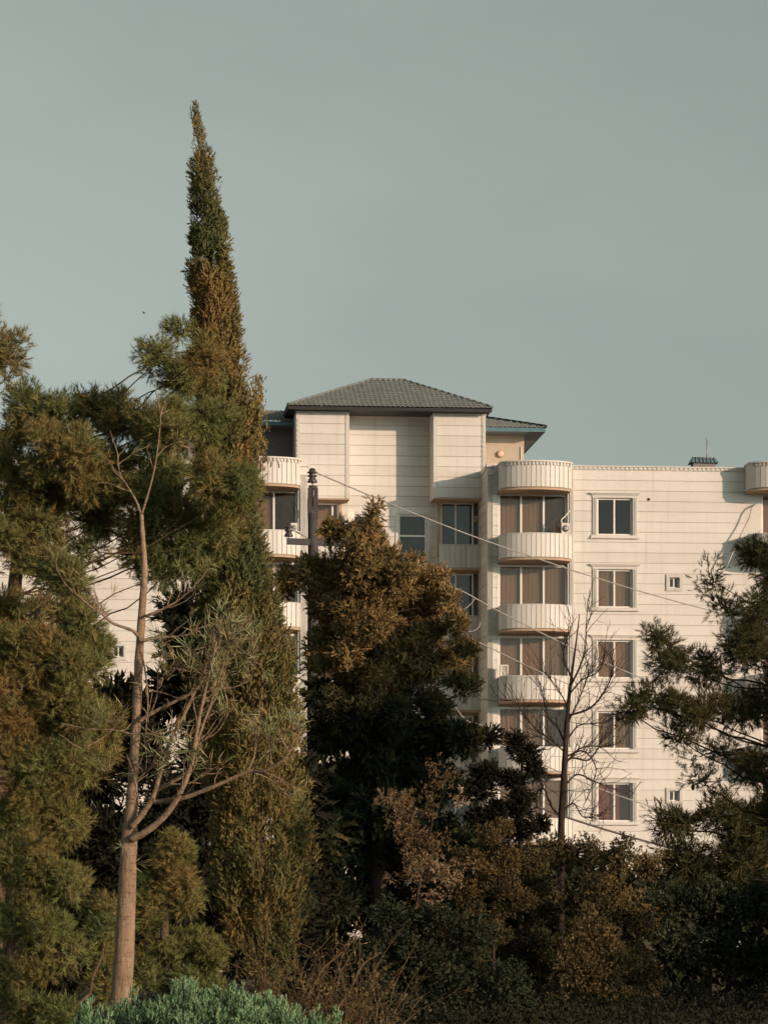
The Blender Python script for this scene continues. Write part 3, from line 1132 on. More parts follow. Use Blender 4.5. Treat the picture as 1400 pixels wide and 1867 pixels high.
# split air conditioner on the top-floor balcony
p = at_b(1029, 973.5, -0.55)
ac = empty('air_conditioner', p, 'white air conditioner box on the top floor balcony rail at its right end', 'air conditioner', rz=TH)
MB().box(-0.16, 0.2, -0.14, 0.14, 0, 0.46).build('housing', M['ac'], ac)
MB().lathe([(0.14, 0), (0.15, -0.015), (0.05, -0.02)], (0.02, -0.141, 0.22), 18, 'y').build('fan_guard', M['metal'], ac)
MB().tube(catmull([(-0.1, 0, 0.46), (-0.15, 0, 0.6), (0.05, 0.1, 0.8), (0.25, 0.25, 1.05)], 6), 0.03, 8).build('pipe', M['ac'], ac)

p = at_b(919, 1236, -0.62)
ac2 = empty('air_conditioner', p, 'pale boxed cooler standing on the balcony rail left end, third balcony down', 'air conditioner', rz=TH)
MB().box(-0.2, 0.16, -0.15, 0.15, 0, 0.06).box(-0.2, 0.16, -0.15, 0.15, 0.5, 0.56).box(-0.2, -0.15, -0.15, 0.15, 0.061, 0.499).box(0.11, 0.16, -0.15, 0.15, 0.061, 0.499).build('housing', M['ac'], ac2)
g = MB()
for k in range(9):
    g.box(-0.149, 0.109, -0.11, -0.09, 0.09 + k * 0.045, 0.11 + k * 0.045)
g.box(-0.149, 0.109, -0.06, 0.14, 0.07, 0.49)
g.build('grille', M['ac'], ac2)

p = at_b(536, 971, -0.6)
ac3 = empty('air_conditioner', p, 'small white box on the left balcony rail beside the utility pole', 'air conditioner', rz=TH)
MB().box(-0.14, 0.14, -0.14, 0.14, 0, 0.40).build('housing', M['ac'], ac3)
MB().lathe([(0.10, 0), (0.11, -0.015), (0.04, -0.02)], (0.0, -0.141, 0.2), 16, 'y').build('fan_guard', M['metal'], ac3)
MB().tube(catmull([(0.1, 0, 0.4), (0.2, 0, 0.8), (0.1, 0.1, 1.2), (0.0, 0.3, 1.45)], 6), 0.018, 6).build('pipe', M['dark_wire'], ac3)

# round wall lamp on the beige upper storey
p = at_b(911.5, 828, YU)
lp = empty('wall_lamp', p, 'round peach wall lamp on the beige upper storey right of the tiled roof', 'lamp', rz=TH)
MB().lathe([(0.16, 0), (0.16, -0.04), (0.1, -0.05)], (0, 0, 0), 18, 'y').build('base', M['metal'], lp)
MB().lathe([(0.145, -0.051), (0.15, -0.09), (0.12, -0.15), (0.06, -0.18)], (0, 0, 0), 18, 'y').build('globe', M['globe'], lp)

# small vent house on the flat roof with a mast
p = at_b(1281, 851, 3.0)
vt = empty('roof_vent', p, 'small green tiled vent cap on the flat roof behind the cornice', 'roof vent', rz=TH)
MB().box(-0.5, 0.5, -0.3, 0.3, -0.7, 0.13).build('base', M['dark_wall'], vt)
c = MB()
c.quad((-0.63, -0.42, 0.13), (0.63, -0.42, 0.13), (0.52, -0.2, 0.36), (-0.52, -0.2, 0.36))
c.quad((0.63, -0.42, 0.13), (0.63, 0.42, 0.13), (0.52, 0.2, 0.36), (0.52, -0.2, 0.36))
c.quad((0.63, 0.42, 0.13), (-0.63, 0.42, 0.13), (-0.52, 0.2, 0.36), (0.52, 0.2, 0.36))
c.quad((-0.63, 0.42, 0.13), (-0.63, -0.42, 0.13), (-0.52, -0.2, 0.36), (-0.52, 0.2, 0.36))
c.quad((-0.52, -0.2, 0.36), (0.52, -0.2, 0.36), (0.52, 0.2, 0.36), (-0.52, 0.2, 0.36))
c.build('cap', M['teal'], vt)
r = MB()
for k in range(7):
    x = -0.5 + k * 0.155
    r.tube([(x * 1.13, -0.435, 0.14), (x, -0.21, 0.37)], 0.03, 6)
r.tube([(-0.55, -0.2, 0.37), (0.55, -0.2, 0.37)], 0.03, 6)
r.build('tile_ribs', M['roof'], vt)
p = at_b(1288, 838, 3.0)
an = empty('antenna_mast', p, 'thin metal mast standing up from the roof vent', 'antenna', rz=TH)
MB().tube([(0, 0, -0.2), (0, 0, 0.85)], 0.025, 8).build('pole', M['metal'], an)
MB().tube(catmull([(0, 0, 0.85), (-0.01, 0, 0.92), (-0.05, 0, 0.95)], 4), 0.022, 8).build('tip', M['metal'], an)

# floodlight on the left balcony's rim
p = at_b(505, 842, -1.15)
fl = empty('floodlight', p, 'little floodlight on the rim of the left top balcony', 'floodlight', rz=TH)
MB().tube(catmull([(0.02, 0, -0.1), (0.02, -0.05, 0.05), (-0.08, -0.12, 0.05)], 4), 0.02, 8).build('arm', M['metal'], fl)
MB().prism([(-0.24, -0.22), (-0.09, -0.22), (-0.07, -0.06), (-0.26, -0.06)], -0.08, 0.05).build('lamp_head', M['metal'], fl)

# satellite dish in the recess
p = at_b(637, 940, YREAR - 0.6)
ds = empty('satellite_dish', p, 'white satellite dish turned sideways in the recess above the brown juniper', 'satellite dish', rz=TH + 0.9)
MB().lathe([(0.02, 0.0), (0.12, -0.012), (0.22, -0.045), (0.30, -0.09), (0.305, -0.085), (0.22, -0.03), (0.02, 0.02)], (0, 0, 0), 22, 'y').build('dish', M['ac'], ds)
MB().tube([(0, 0, -0.25), (0, -0.2, -0.15), (0, -0.4, 0.0)], 0.012, 6).tube([(0, -0.36, 0), (0, -0.46, 0.0)], 0.035, 8).build('feed_arm', M['metal'], ds)
MB().tube([(0, 0.03, 0), (0, 0.12, -0.3), (0, 0.12, -0.9)], 0.025, 8).build('mount', M['metal'], ds)

# pictures taped in the top window's side light
pcs = [(930, 937, (0.05, 0.10, 0.14)), (941, 951, (0.42, 0.36, 0.27)), (956, 967, (0.10, 0.15, 0.20)), (972, 988, (0.15, 0.15, 0.12))]
for k, (a, b, col) in enumerate(pcs):
    x0, z1 = B(864.5, a, YW + 0.25)
    x1, z0 = B(873.0, b, YW + 0.25)
    mt = NT('printed_sheet')
    f = mt.noise(6, 2, 0.5, mt.position())
    mt.principled(mt.ramp(f, [(0.4, col), (0.55, tuple(min(1, q * 2.2) for q in col))]), 0.6, 0.3)
    o = MB().box(0, x1 - x0, -0.006, 0.0, 0, z1 - z0).build('poster', mt.m, None)
    o.location = bw(x0, YW + 0.29, z0)
    o.rotation_euler = (0, 0, TH)
    tag(o, ['dark blue sheet, topmost of those beside the upper window', 'cream sheet under the dark blue one beside the window',
            'blue grey sheet below the cream one beside the window', 'murky olive sheet, lowest beside the upper window'][k], 'poster', 'sheets taped beside the upper window')

# dark round hole / bracket on the wall
p = at_b(1182, 910.5, 0)
hk = MB().lathe([(0.055, 0.0), (0.06, -0.03), (0.03, -0.06)], (0, 0, 0), 12, 'y').build('wall_hook', M['iron'], None)
hk.location = p
hk.rotation_euler = (0, 0, TH)
tag(hk, 'small dark peg on the white wall right of the top window', 'peg')


# ------------------------------------------------------------------ utility pole and wires
DP = 86.0
ppb = unp(570, 1700, DP)
pole = empty('utility_pole', (ppb.x, DP, 0), 'dark utility pole with insulators and a crossarm in front of the building', 'utility pole')


def lp_(px, py, dy=0.0):
    v = unp(px, py, DP)
    return (v.x - ppb.x, dy, v.z)


top = lp_(573, 898)
MB().tube([(0, 0, 0), lp_(571, 1000), lp_(570, 935)], [0.19, 0.135, 0.125], 12).build('post', M['concrete'], pole)
fk = MB()
for s, p0 in ((-1, 565), (1, 576)):
    a, b = lp_(p0, 890)[0], lp_(p0, 935)[2]
    z1_ = lp_(570, 890)[2]
    fk.box(a - 0.055, a + 0.055, -0.07, 0.07, b - 0.15, z1_)
fk.box(lp_(565, 0)[0], lp_(576, 0)[0], -0.06, 0.06, lp_(0, 909)[2], lp_(0, 905)[2])
fk.tube([lp_(563, 890), lp_(570, 888.5), lp_(578, 890)], 0.06, 8)
fk.build('bracket', M['concrete'], pole)
MB().tube([lp_(570, 920), lp_(570, 872)], 0.022, 8).build('pin', M['metal'], pole)


def insulator(px, py, parent=pole, dy=0.0, s=1.0):
    c = lp_(px, py, dy)
    pr = [(0.05, -0.2), (0.13, -0.2), (0.135, -0.18), (0.075, -0.06), (0.075, -0.05), (0.125, -0.045), (0.125, -0.03), (0.07, 0.03), (0.135, 0.05), (0.13, 0.075), (0.085, 0.1), (0.085, 0.14), (0.06, 0.17), (0.02, 0.18)]
    return MB().lathe([(r * s, h * s) for r, h in pr], c, 18).build('insulator', M['porcelain'], parent)


insulator(569.5, 866)
ca0, ca1 = lp_(524, 995), lp_(640, 983)
MB().prism([(ca0[0], -0.32), (ca1[0], 0.25), (ca1[0], 0.37), (ca0[0], -0.20)], -0.08, 0.08).build('crossarm', M['iron'], pole, (0, 0, (ca0[2] + ca1[2]) / 2))
MB().tube([lp_(527, 992, -0.25), lp_(527, 974, -0.25)], 0.02, 8).build('pin', M['metal'], pole)
insulator(527, 968, pole, -0.25, 0.9)
MB().tube([lp_(640, 985, 0.3), lp_(640, 966, 0.3)], 0.02, 8).build('pin', M['metal'], pole)
insulator(640, 960, pole, 0.3, 0.9)


def wire(pts, r, mat, label, group='overhead lines from the utility pole'):
    """pts: (px, py, d)"""
    o = MB().tube(catmull([tuple(unp(*p)) for p in pts], 8), r, 6).build('power_line', M[mat], None)
    return tag(o, label, 'cable', group)


wire([(575, 861, 86), (676, 904, 90), (780, 946, 94.5), (880, 984, 99), (1020, 1032, 105), (1150, 1073, 111), (1290, 1112, 117), (1520, 1170, 128)], 0.021, 'wire', 'highest pale wire, running from the pole top insulator down to the right')
wire([(530, 964, 85.7), (600, 1000, 89), (700, 1035, 92), (826, 1071, 95.5), (908, 1114, 99), (1040, 1180, 104), (1185, 1243, 110), (1400, 1330, 118)], 0.021, 'wire', 'second pale wire down, from the left crossarm insulator across the curved balconies')
wire([(640, 958, 86.3), (740, 1085, 90), (838, 1152, 94), (930, 1199, 99), (1000, 1232, 103), (1120, 1284, 108), (1300, 1360, 116)], 0.018, 'wire', 'third wire down, emerging from the brown juniper at its right edge')
wire([(570, 1190, 86), (700, 1265, 90), (802, 1310, 94), (871, 1341, 97), (922, 1363, 99), (1072, 1430, 106), (1200, 1475, 112), (1400, 1540, 120)], 0.022, 'wire', 'fourth wire down, crossing the lowest visible right hand window')
wire([(700, 1352, 90), (870, 1424, 97), (960, 1462, 101), (1041, 1493, 104), (1192, 1538, 110), (1400, 1590, 118)], 0.035, 'dark_wire', 'thick dark cable at the bottom, passing behind the bare tree')
wire([(820, 1117, 99), (842, 1112, 99), (856, 1103, 99), (866, 1091, 99)], 0.016, 'wire', 'short pale loop of wire hanging before the dark middle window')
wire([(834, 1147, 99), (848, 1151, 99), (862, 1151, 99), (872, 1144, 99), (876, 1134, 99)], 0.016, 'wire', 'short pale loop of wire against the slatted middle balcony')
wire([(826, 1283, 97), (845, 1309, 97), (858, 1317, 97.5), (872, 1320, 98), (890, 1328, 98.5)], 0.014, 'wire', 'thin slack wire dangling by the lowest middle balcony')
o = MB().tube(catmull([tuple(at_b(1377, 919, -0.03)), tuple(at_b(1370, 926, -0.3)), tuple(at_b(1366, 942, -0.4)), tuple(at_b(1360, 955, -0.4)), tuple(at_b(1345, 986, -0.5)), tuple(at_b(1325, 1030, -0.6))], 8), 0.035, 6).build('drop_cable', M['wire'], None)
tag(o, 'grey drop cable hanging off the wall near the right hand balcony', 'cable')

# a far bird
bp_ = unp(263, 571, 260)
bird = MB()
bird.tube([(-0.13, 0, 0), (-0.05, 0, 0.015), (0.06, 0, 0.01), (0.16, 0, -0.01)], [0.01, 0.045, 0.04, 0.008], 8)
bird.quad((-0.02, 0, 0.02), (0.05, 0, 0.02), (-0.02, -0.2, 0.10), (-0.09, -0.28, 0.08))
bird.quad((-0.02, 0, 0.02), (-0.09, 0.28, 0.08), (-0.02, 0.2, 0.10), (0.05, 0, 0.02))
b_ = bird.build('bird', M['iron'], None, bp_)
tag(b_, 'tiny dark bird flying in the open sky left of the cypress', 'bird')

# ------------------------------------------------------------------ vegetation


def norm(a):
    return a / np.maximum(np.linalg.norm(a, axis=-1, keepdims=True), 1e-9)


def scatter(name, mat, parent, P, A, S, T, templates, rng, O=None):
    """every point gets a copy of one of the templates (K,3,3 triangles, axis = +Z); ONE mesh"""
    P, A, S, T = [np.asarray(q, float) for q in (P, A, S, T)]
    O = None if O is None else norm(np.asarray(O, float))
    N = len(P)
    A = norm(A)
    h = norm(rng.normal(size=(N, 3)))
    U = norm(np.cross(A, h))
    W = np.cross(A, U)
    which = rng.randint(len(templates), size=N)
    vs, ts = [], []
    for k, tp in enumerate(templates):
        I = np.where(which == k)[0]
        if len(I) == 0:
            continue
        V = tp.reshape(-1, 3)
        R = np.stack([U[I], W[I], A[I]], axis=1)
        q = np.einsum('vk,nkj->nvj', V, R) * S[I][:, None, None] + P[I][:, None, :]
        if O is not None:
            # needles and scale leaves turn their flat side outward, towards the light
            q = q.reshape(len(I), -1, 3, 3)
            mid = (q[:, :, 0] + q[:, :, 1]) / 2
            half = np.linalg.norm(q[:, :, 1] - q[:, :, 0], axis=-1, keepdims=True) / 2
            o = O[I][:, None, :] + rng.normal(size=mid.shape) * 0.38
            sd = norm(np.cross(o, q[:, :, 2] - mid)) * half
            q[:, :, 0] = mid - sd
            q[:, :, 1] = mid + sd
        vs.append(q.reshape(-1, 3))
        tj = np.repeat(T[I], len(V) // 3) + rng.normal(size=len(I) * (len(V) // 3)) * 0.05
        ts.append(np.repeat(tj, 3))
    v = np.concatenate(vs)
    tint = np.clip(np.concatenate(ts), 0, 1)
    n = len(v) // 3
    me = bpy.data.meshes.new(name)
    me.vertices.add(len(v))
    me.vertices.foreach_set('co', v.astype(np.float32).ravel())
    me.loops.add(len(v))
    me.loops.foreach_set('vertex_index', np.arange(len(v), dtype=np.int32))
    me.polygons.add(n)
    me.polygons.foreach_set('loop_start', np.arange(0, len(v), 3, dtype=np.int32))
    at = me.attributes.new('tint', 'FLOAT', 'POINT')
    at.data.foreach_set('value', tint.astype(np.float32))
    me.update(calc_edges=True)
    me.materials.append(M[mat])
    o = link(name, me, None)
    if parent is not None:
        o.parent = parent
        o.matrix_parent_inverse.identity()
        o.location = -Vector(parent.location)
    return o


def blade(base, tip, width, side):
    """triangle"""
    b = np.array(base)
    s = np.array(side) * width / 2
    return [b - s, b + s, np.array(tip)]


def t_needles(rng, n=20, L=0.22, nl=0.12, w=0.018, ang=0.75):
    T = []
    for i in range(n):
        z = L * (i / n) ** 0.9
        a = rng.uniform(0, 2 * np.pi)
        an = ang * rng.uniform(0.6, 1.25) * (1.0 - 0.45 * i / n)
        d = np.array([np.cos(a) * np.sin(an), np.sin(a) * np.sin(an), np.cos(an)])
        side = norm(np.cross(d, rng.normal(size=3)))
        b = np.array([0, 0, z])
        T.append(blade(b, b + d * nl * rng.uniform(0.75, 1.15), w, side))
    return np.array(T)


def t_spray(rng, n=9, L=0.24, w=0.035):
    """scale-leaf frond: short overlapping side blades along an axis"""
    T = []
    T.append(blade((0, 0, 0), (0, 0, L), w, (1, 0, 0)))
    for i in range(n):
        z = L * (0.05 + 0.8 * i / n)
        a = rng.uniform(0, 2 * np.pi)
        an = rng.uniform(0.35, 0.85)
        d = np.array([np.cos(a) * np.sin(an), np.sin(a) * np.sin(an), np.cos(an)])
        side = norm(np.cross(d, rng.normal(size=3)))
        b = np.array([0, 0, z])
        T.append(blade(b, b + d * L * rng.uniform(0.3, 0.5) * (1 - 0.4 * i / n), w, side))
    return np.array(T)


def t_leaves(rng, n=6, L=0.08, w=0.035, spread=1.0, stem=0.12):
    T = []
    for i in range(n):
        z = stem * i / n
        a = rng.uniform(0, 2 * np.pi)
        an = rng.uniform(0.4, 1.2) * spread
        d = np.array([np.cos(a) * np.sin(an), np.sin(a) * np.sin(an), np.cos(an)])
        side = norm(np.cross(d, rng.normal(size=3))) * w / 2
        b = np.array([0, 0, z])
        ll = L * rng.uniform(0.7, 1.2)
        m = b + d * ll * 0.45
        tip = b + d * ll
        T.append([b, m - side, tip])
        T.append([b, tip, m + side])
    return np.array(T)


def noise3(P, seed, scale):
    """cheap smooth value noise in -1..1 (sum of sines)"""
    r = np.random.RandomState(seed)
    out = np.zeros(len(P))
    for i in range(6):
        k = r.normal(size=3) * scale
        out += np.sin(P @ k + r.uniform(0, 6.28))
    return out / 3.0


def in_ball(rng, n, lo=0.3):
    d = norm(rng.normal(size=(n, 3)))
    r = rng.uniform(lo ** 3, 1, size=(n, 1)) ** (1 / 3)
    return d * r


def branch_curve(a, b, sag, rng, n=8, wig=0.05):
    a, b = np.array(a), np.array(b)
    pts = []
    L = np.linalg.norm(b - a)
    o = rng.normal(size=3) * wig * L
    for i in range(n + 1):
        t = i / n
        p = a + (b - a) * t
        p = p + np.array([0, 0, -sag * L]) * math.sin(math.pi * t) + o * math.sin(math.pi * t) + rng.normal(size=3) * 0.012 * L * (0 < i < n)
        pts.append(tuple(p))
    return pts


def build_tree(name, label, cat, base, trunk, trunk_r, blobs, mat, bark, templates, rng, group=None, shoot=(0.8, 1.2), dens=60,
               sub_r=0.42, up=0.5, sag=0.1, tint=(0.55, 0.28), seed=1, limbs=True, jitter=0.4, cones=0, twig_r=0.012, crown_name='crown', limb_r=0.028, core=25, core_s=(1.1, 1.5), shrink=0.35, facing=True, core_big=1.0, shade_below=None):
    """trunk: world points; blobs: (centre world, (rx, ry, rz), density factor)"""
    root = empty(name, base, label, cat, group)
    loc = Vector(base)
    rel = lambda p: tuple(Vector(p) - loc)
    if trunk:
        tp = catmull([tuple(p) + (r,) for p, r in zip(trunk, trunk_r)], 5)
        MB().tube([rel(q[:3]) for q in tp], [q[3] for q in tp], 10, True, 0.08, rng).build('trunk', M[bark], root)
    P, A, S, T, OO = [], [], [], [], []
    tw = MB()
    cone_pts = []
    for bi, (c, r, df) in enumerate(blobs):
        c = np.array(c, float)
        r = np.array(r, float)
        area = math.pi * r[0] * r[2]
        r = np.maximum(r - sub_r * shrink, r * 0.4)
        start = None
        if trunk and limbs:
            tps = np.array([q[:3] for q in tp])
            hd = np.hypot(tps[:, 0] - c[0], tps[:, 1] - c[1])
            want = c[2] - 0.30 * np.hypot(*(c[:2] - tps[len(tps) // 2, :2]))
            i = int(np.argmin(np.abs(tps[:, 2] - want) + 0.05 * hd))
            start = tps[i]
            lr = min(max(limb_r * (0.5 + np.linalg.norm(c - start) / 4), 0.02), tp[i][3] * 0.8)
            pts = branch_curve(start, c, sag, rng)
            MB().tube([rel(p) for p in pts], list(np.linspace(lr, lr * 0.4, len(pts))), 7, True, 0.1, rng).build('branch', M[bark], root)
        nsub = max(3, int(area / (math.pi * sub_r ** 2) * 1.7))
        sc_ = c + in_ball(rng, nsub, 0.35) * r * 0.92
        per = max(4, int(dens * df * max(area, math.pi * (sub_r * 0.7) ** 2) / nsub))
        for s in sc_:
            if limbs:
                o = c + (s - c) * 0.05
                pts = branch_curve(o, s, 0.05, rng, 4)
                tw.tube([rel(p) for p in pts], list(np.linspace(twig_r * 1.6, twig_r * 0.6, len(pts))), 4, False)
            off = in_ball(rng, per, 0.15) * sub_r * rng.uniform(0.75, 1.25) * np.array([1, 1, 0.85])
            p = s + off
            out1 = norm(off)
            out2 = norm((p - c) / r)
            a = out1 * 0.6 + out2 * 0.45 + np.array([0, 0, up]) + rng.normal(size=(per, 3)) * jitter
            P.append(p)
            A.append(a)
            OO.append(out1 * 1.1 + out2 * 0.6 + np.array([0, 0, 0.2]))
            S.append(rng.uniform(shoot[0], shoot[1], size=per))
            tt = tint[0] + tint[1] * noise3(p, seed, 1.1) + 0.10 * noise3(p, seed + 5, 3.5) + rng.normal() * 0.12
            T.append(tt)
            if cones and rng.rand() < cones:
                cone_pts.append(s - np.array([0, 0, sub_r * 0.5]))
    for (c, r, df) in blobs:
        c, r = np.array(c, float), np.array(r, float)
        nf = int(core * df * math.pi * r[0] * r[2])
        if nf:
            p = c + in_ball(rng, nf, 0.0) * np.maximum(r - sub_r * shrink, r * 0.25) * 0.75
            OO.append(norm(p - c) + np.array([0, 0, 0.2]))
            P.append(p); A.append(rng.normal(size=(nf, 3))); S.append(rng.uniform(core_s[0], core_s[1], nf) * shoot[1] * (core_big if df < 0.85 else 1.0) * (1.4 if df < 0.5 and core_big > 1 else 1.0)); T.append(np.clip(tint[0] + rng.normal(size=nf) * 0.15, 0, 1))
    P, A, S, T = np.concatenate(P), np.concatenate(A), np.concatenate(S), np.concatenate(T)
    if shade_below:      # cast shade on the lower crown put into the tint, darker downward
        T = T + 0.55 * np.clip((shade_below + 0.5 * noise3(P, 31, 0.9) - P[:, 2]) / 1.6, 0, 1)
    if limbs:
        tag(tw.build('twigs', M[bark], root), kind='stuff')
    scatter(crown_name, mat, root, P, A, S, T, templates, rng, np.concatenate(OO) if facing else None)
    for q in cone_pts:
        m = MB().lathe([(0.008, 0.06), (0.03, 0.045), (0.042, 0.01), (0.036, -0.03), (0.018, -0.06), (0.005, -0.07)], rel(q), 9)
        m.build('cone', M['bark_dark'], root)
    return root


def blob(px, py, rx, ry, d, df=1.0, rd=None):
    """ellipsoid crown lobe, radii in photo pixels at distance d"""
    k = d / F
    return (tuple(unp(px, py, d)), (rx * k, (rd if rd else (rx + ry) / 2) * k, ry * k), df)


rng = np.random.RandomState(7)
NEED = [t_needles(rng) for _ in range(8)]
NEED_LONG = [t_needles(rng, 15, 0.15, 0.125, 0.014, 0.85) for _ in range(8)]
SPRAY = [t_spray(rng, 5, 0.20, 0.040) for _ in range(8)]
SPRAY_S = [t_spray(rng, 7, 0.17, 0.032) for _ in range(8)]
LEAF = [t_leaves(rng, 6, 0.10, 0.045) for _ in range(8)]
LEAF_S = [t_leaves(rng, 6, 0.075, 0.034) for _ in range(8)]
LEAF_L = [t_leaves(rng, 6, 0.13, 0.036, 1.1, 0.16) for _ in range(8)]
STRAP = [t_leaves(rng, 6, 0.24, 0.015, 0.9, 0.16) for _ in range(8)]

# ---- tall cypress
DC = 68.0


def cypress():
    r_ = np.random.RandomState(11)
    base = unp(470, 1700, DC)
    base.z = 0
    root = empty('cypress_tree', base, 'tall narrow cypress spire rising highest into the sky', 'tree')
    # axis and half width in pixels along y
    prof = [(208, 355, 1), (228, 360, 9), (262, 366, 25), (300, 370, 35), (360, 373, 40), (430, 378, 46), (500, 384, 50), (570, 390, 54), (650, 399, 58),
            (720, 405, 62), (800, 410, 68), (900, 412, 68), (1000, 418, 76), (1120, 432, 88), (1200, 450, 102), (1400, 456, 104), (1550, 468, 112), (1650, 474, 100), (1740, 486, 60), (1800, 488, 30)]
    ys = np.array([p[0] for p in prof]); cx = np.array([p[1] for p in prof]); hw = np.array([p[2] for p in prof])
    MB().tube([tuple(unp(np.interp(y, ys, cx), y, DC) - base) for y in (1830, 1600, 1300, 1000, 700, 450, 260)], [0.24, 0.2, 0.17, 0.13, 0.1, 0.06, 0.02], 9).build('trunk', M['bark_pine'], root)
    P, A, S, T, OO = [], [], [], [], []
    n = 820
    w = np.interp(np.linspace(200, 1800, 400), ys, hw) + 6
    cdf = np.cumsum(w) / w.sum()
    for i in range(n):
        y = np.interp(r_.rand(), cdf, np.linspace(200, 1800, 400))
        R = max(np.interp(y, ys, hw) * DC / F - 0.20, 0.035)
        lump = 1 + 0.08 * math.sin(y * 0.045 + 1.0) * math.sin(y * 0.013)
        a = r_.uniform(0, 2 * np.pi)
        rr = R * lump * (r_.uniform(0.25, 1.0) ** 0.5) * r_.choice([r_.uniform(0.8, 1.02), r_.uniform(0.95, 1.14)])
        lobes = 1 + 0.08 * math.sin(3 * a + y * 0.012) + 0.06 * math.sin(5 * a - y * 0.031)
        c = np.array(unp(np.interp(y, ys, cx), y, DC)) + np.array([math.cos(a), math.sin(a), 0]) * rr * lobes
        nz = noise3(c[None] * np.array([1, 1, 0.6]), 17, 2.2)[0]
        if nz < -0.75 and R > 0.2:
            continue
        c = c + np.array([math.cos(a), math.sin(a), 0]) * R * 0.13 * nz
        m = 78 if R > 0.3 else 48
        ph = r_.uniform(0.38, 0.62) if R > 0.4 else 0.30
        pw = min(0.22, 0.055 + R * 0.25) * r_.uniform(0.8, 1.15)
        off = in_ball(r_, m, 0.45) * np.array([pw, pw, ph])
        p = c + off
        ax = np.array([math.cos(a) * 0.38, math.sin(a) * 0.38, 1.0]) + norm(off) * np.array([0.55, 0.55, 0.1]) + r_.normal(size=(m, 3)) * 0.4
        OO.append(np.array([math.cos(a), math.sin(a), 0.15]) * 0.45 + norm(off / np.array([pw, pw, ph])) * 1.0)
        P.append(p); A.append(ax); S.append(r_.uniform(0.55, 0.95, m) * (0.65 if R < 0.12 else 0.85 if R < 0.3 else 1.0))
        tt = 0.62 + 0.18 * noise3(p, 3, 0.8) + 0.1 * noise3(p, 9, 3.0) + r_.normal() * 0.2
        # the rusty dead patch part-way up the spire
        dd = ((np.interp(y, ys, cx) + math.cos(a) * R * F / DC - 385) / 40) ** 2 + ((y - 555) / 60) ** 2
        if dd < 1 and math.sin(a) < 0.2:
            tt = tt * 0.25 + 0.12
        T.append(tt)
    # whisps at the tip and the side leader
    for (px, y0, y1, nn, wpx) in ((356, 240, 206, 26, 2.5), (470, 860, 690, 420, 11)):
        for k in range(nn):
            t_ = r_.rand()
            y = y0 + (y1 - y0) * t_
            p = np.array(unp(px + r_.normal() * wpx * (1 - 0.6 * t_), y, DC)) + np.array([0, r_.normal() * 0.1, 0])
            OO.append(np.array([[r_.normal() * 0.6, -1.0, 0.2]]))
            P.append(p[None]); A.append(np.array([[r_.normal() * 0.35, r_.normal() * 0.35, 1.0]])); S.append(np.array([r_.uniform(0.5, 0.8)])); T.append(np.array([0.4 + r_.normal() * 0.15]))
    MB().tube([tuple(unp(352, 225, DC) - base), tuple(unp(347, 190, DC) - base)], [0.012, 0.004], 5).build('leader', M['bark_pine'], root)
    MB().tube([tuple(unp(455, 1000, DC) - base), tuple(unp(468, 850, DC) - base), tuple(unp(472, 700, DC) - base)], [0.05, 0.03, 0.008], 6).build('leader', M['bark_pine'], root)
    scatter('crown', 'cypress', root, np.concatenate(P), np.concatenate(A), np.concatenate(S), np.concatenate(T), SPRAY, r_, np.concatenate(OO))


cypress()

# ---- pines on the left
DL = 60.0
r1 = np.random.RandomState(21)
big = [blob(300, 850, 60, 36, DL), blob(205, 845, 60, 36, DL), blob(250, 1020, 80, 22, DL, 0.4), blob(15, 985, 60, 45, DL), blob(75, 960, 60, 40, DL), blob(150, 900, 60, 40, DL), blob(270, 940, 60, 40, DL, 0.8), blob(60, 760, 90, 55, DL), blob(160, 745, 70, 40, DL + 1), blob(110, 830, 100, 60, DL - 1), blob(225, 760, 55, 50, DL),
       blob(285, 650, 42, 45, DL, 0.6), blob(330, 610, 30, 28, DL + 1, 0.6), blob(340, 690, 60, 55, DL), blob(300, 790, 75, 60, DL - 1), blob(370, 770, 45, 50, DL, 0.9),
       blob(370, 640, 28, 60, DL - 2, 0.9), blob(395, 880, 70, 55, DL - 1.5), blob(440, 900, 45, 70, DL - 1), blob(230, 890, 95, 65, DL), blob(320, 920, 70, 60, DL),
       blob(110, 900, 100, 60, DL + 1), blob(20, 880, 60, 110, DL), blob(260, 1000, 70, 45, DL + 0.5, 0.9), blob(160, 1000, 60, 30, DL + 0.5, 0.45), blob(340, 1010, 60, 55, DL, 0.9), blob(400, 980, 55, 60, DL),
       blob(70, 1010, 80, 50, DL, 0.7), blob(190, 950, 70, 40, DL + 1, 0.9), blob(300, 1050, 35, 40, DL, 0.5)]
trunk = [unp(-10, 1910, DL + 1), unp(0, 1500, DL + 1), unp(15, 1200, DL + 1), unp(45, 950, DL + 1), unp(90, 810, DL + 1), unp(150, 740, DL + 1)]
tb = trunk[0].copy(); tb.z = 0; trunk[0] = tb
build_tree('pine_tree', 'big spreading pine with browned needles reaching across to the cypress', 'tree', tb, trunk, [0.22, 0.19, 0.15, 0.11, 0.07, 0.04], big, 'pine', 'bark_pine', NEED_LONG, r1,
           'pines at the left edge', (0.65, 1.0), 660, 0.27, 0.45, 0.06, (0.60, 0.20), 2, True, 0.7, 0.05, core=110, limb_r=0.015)

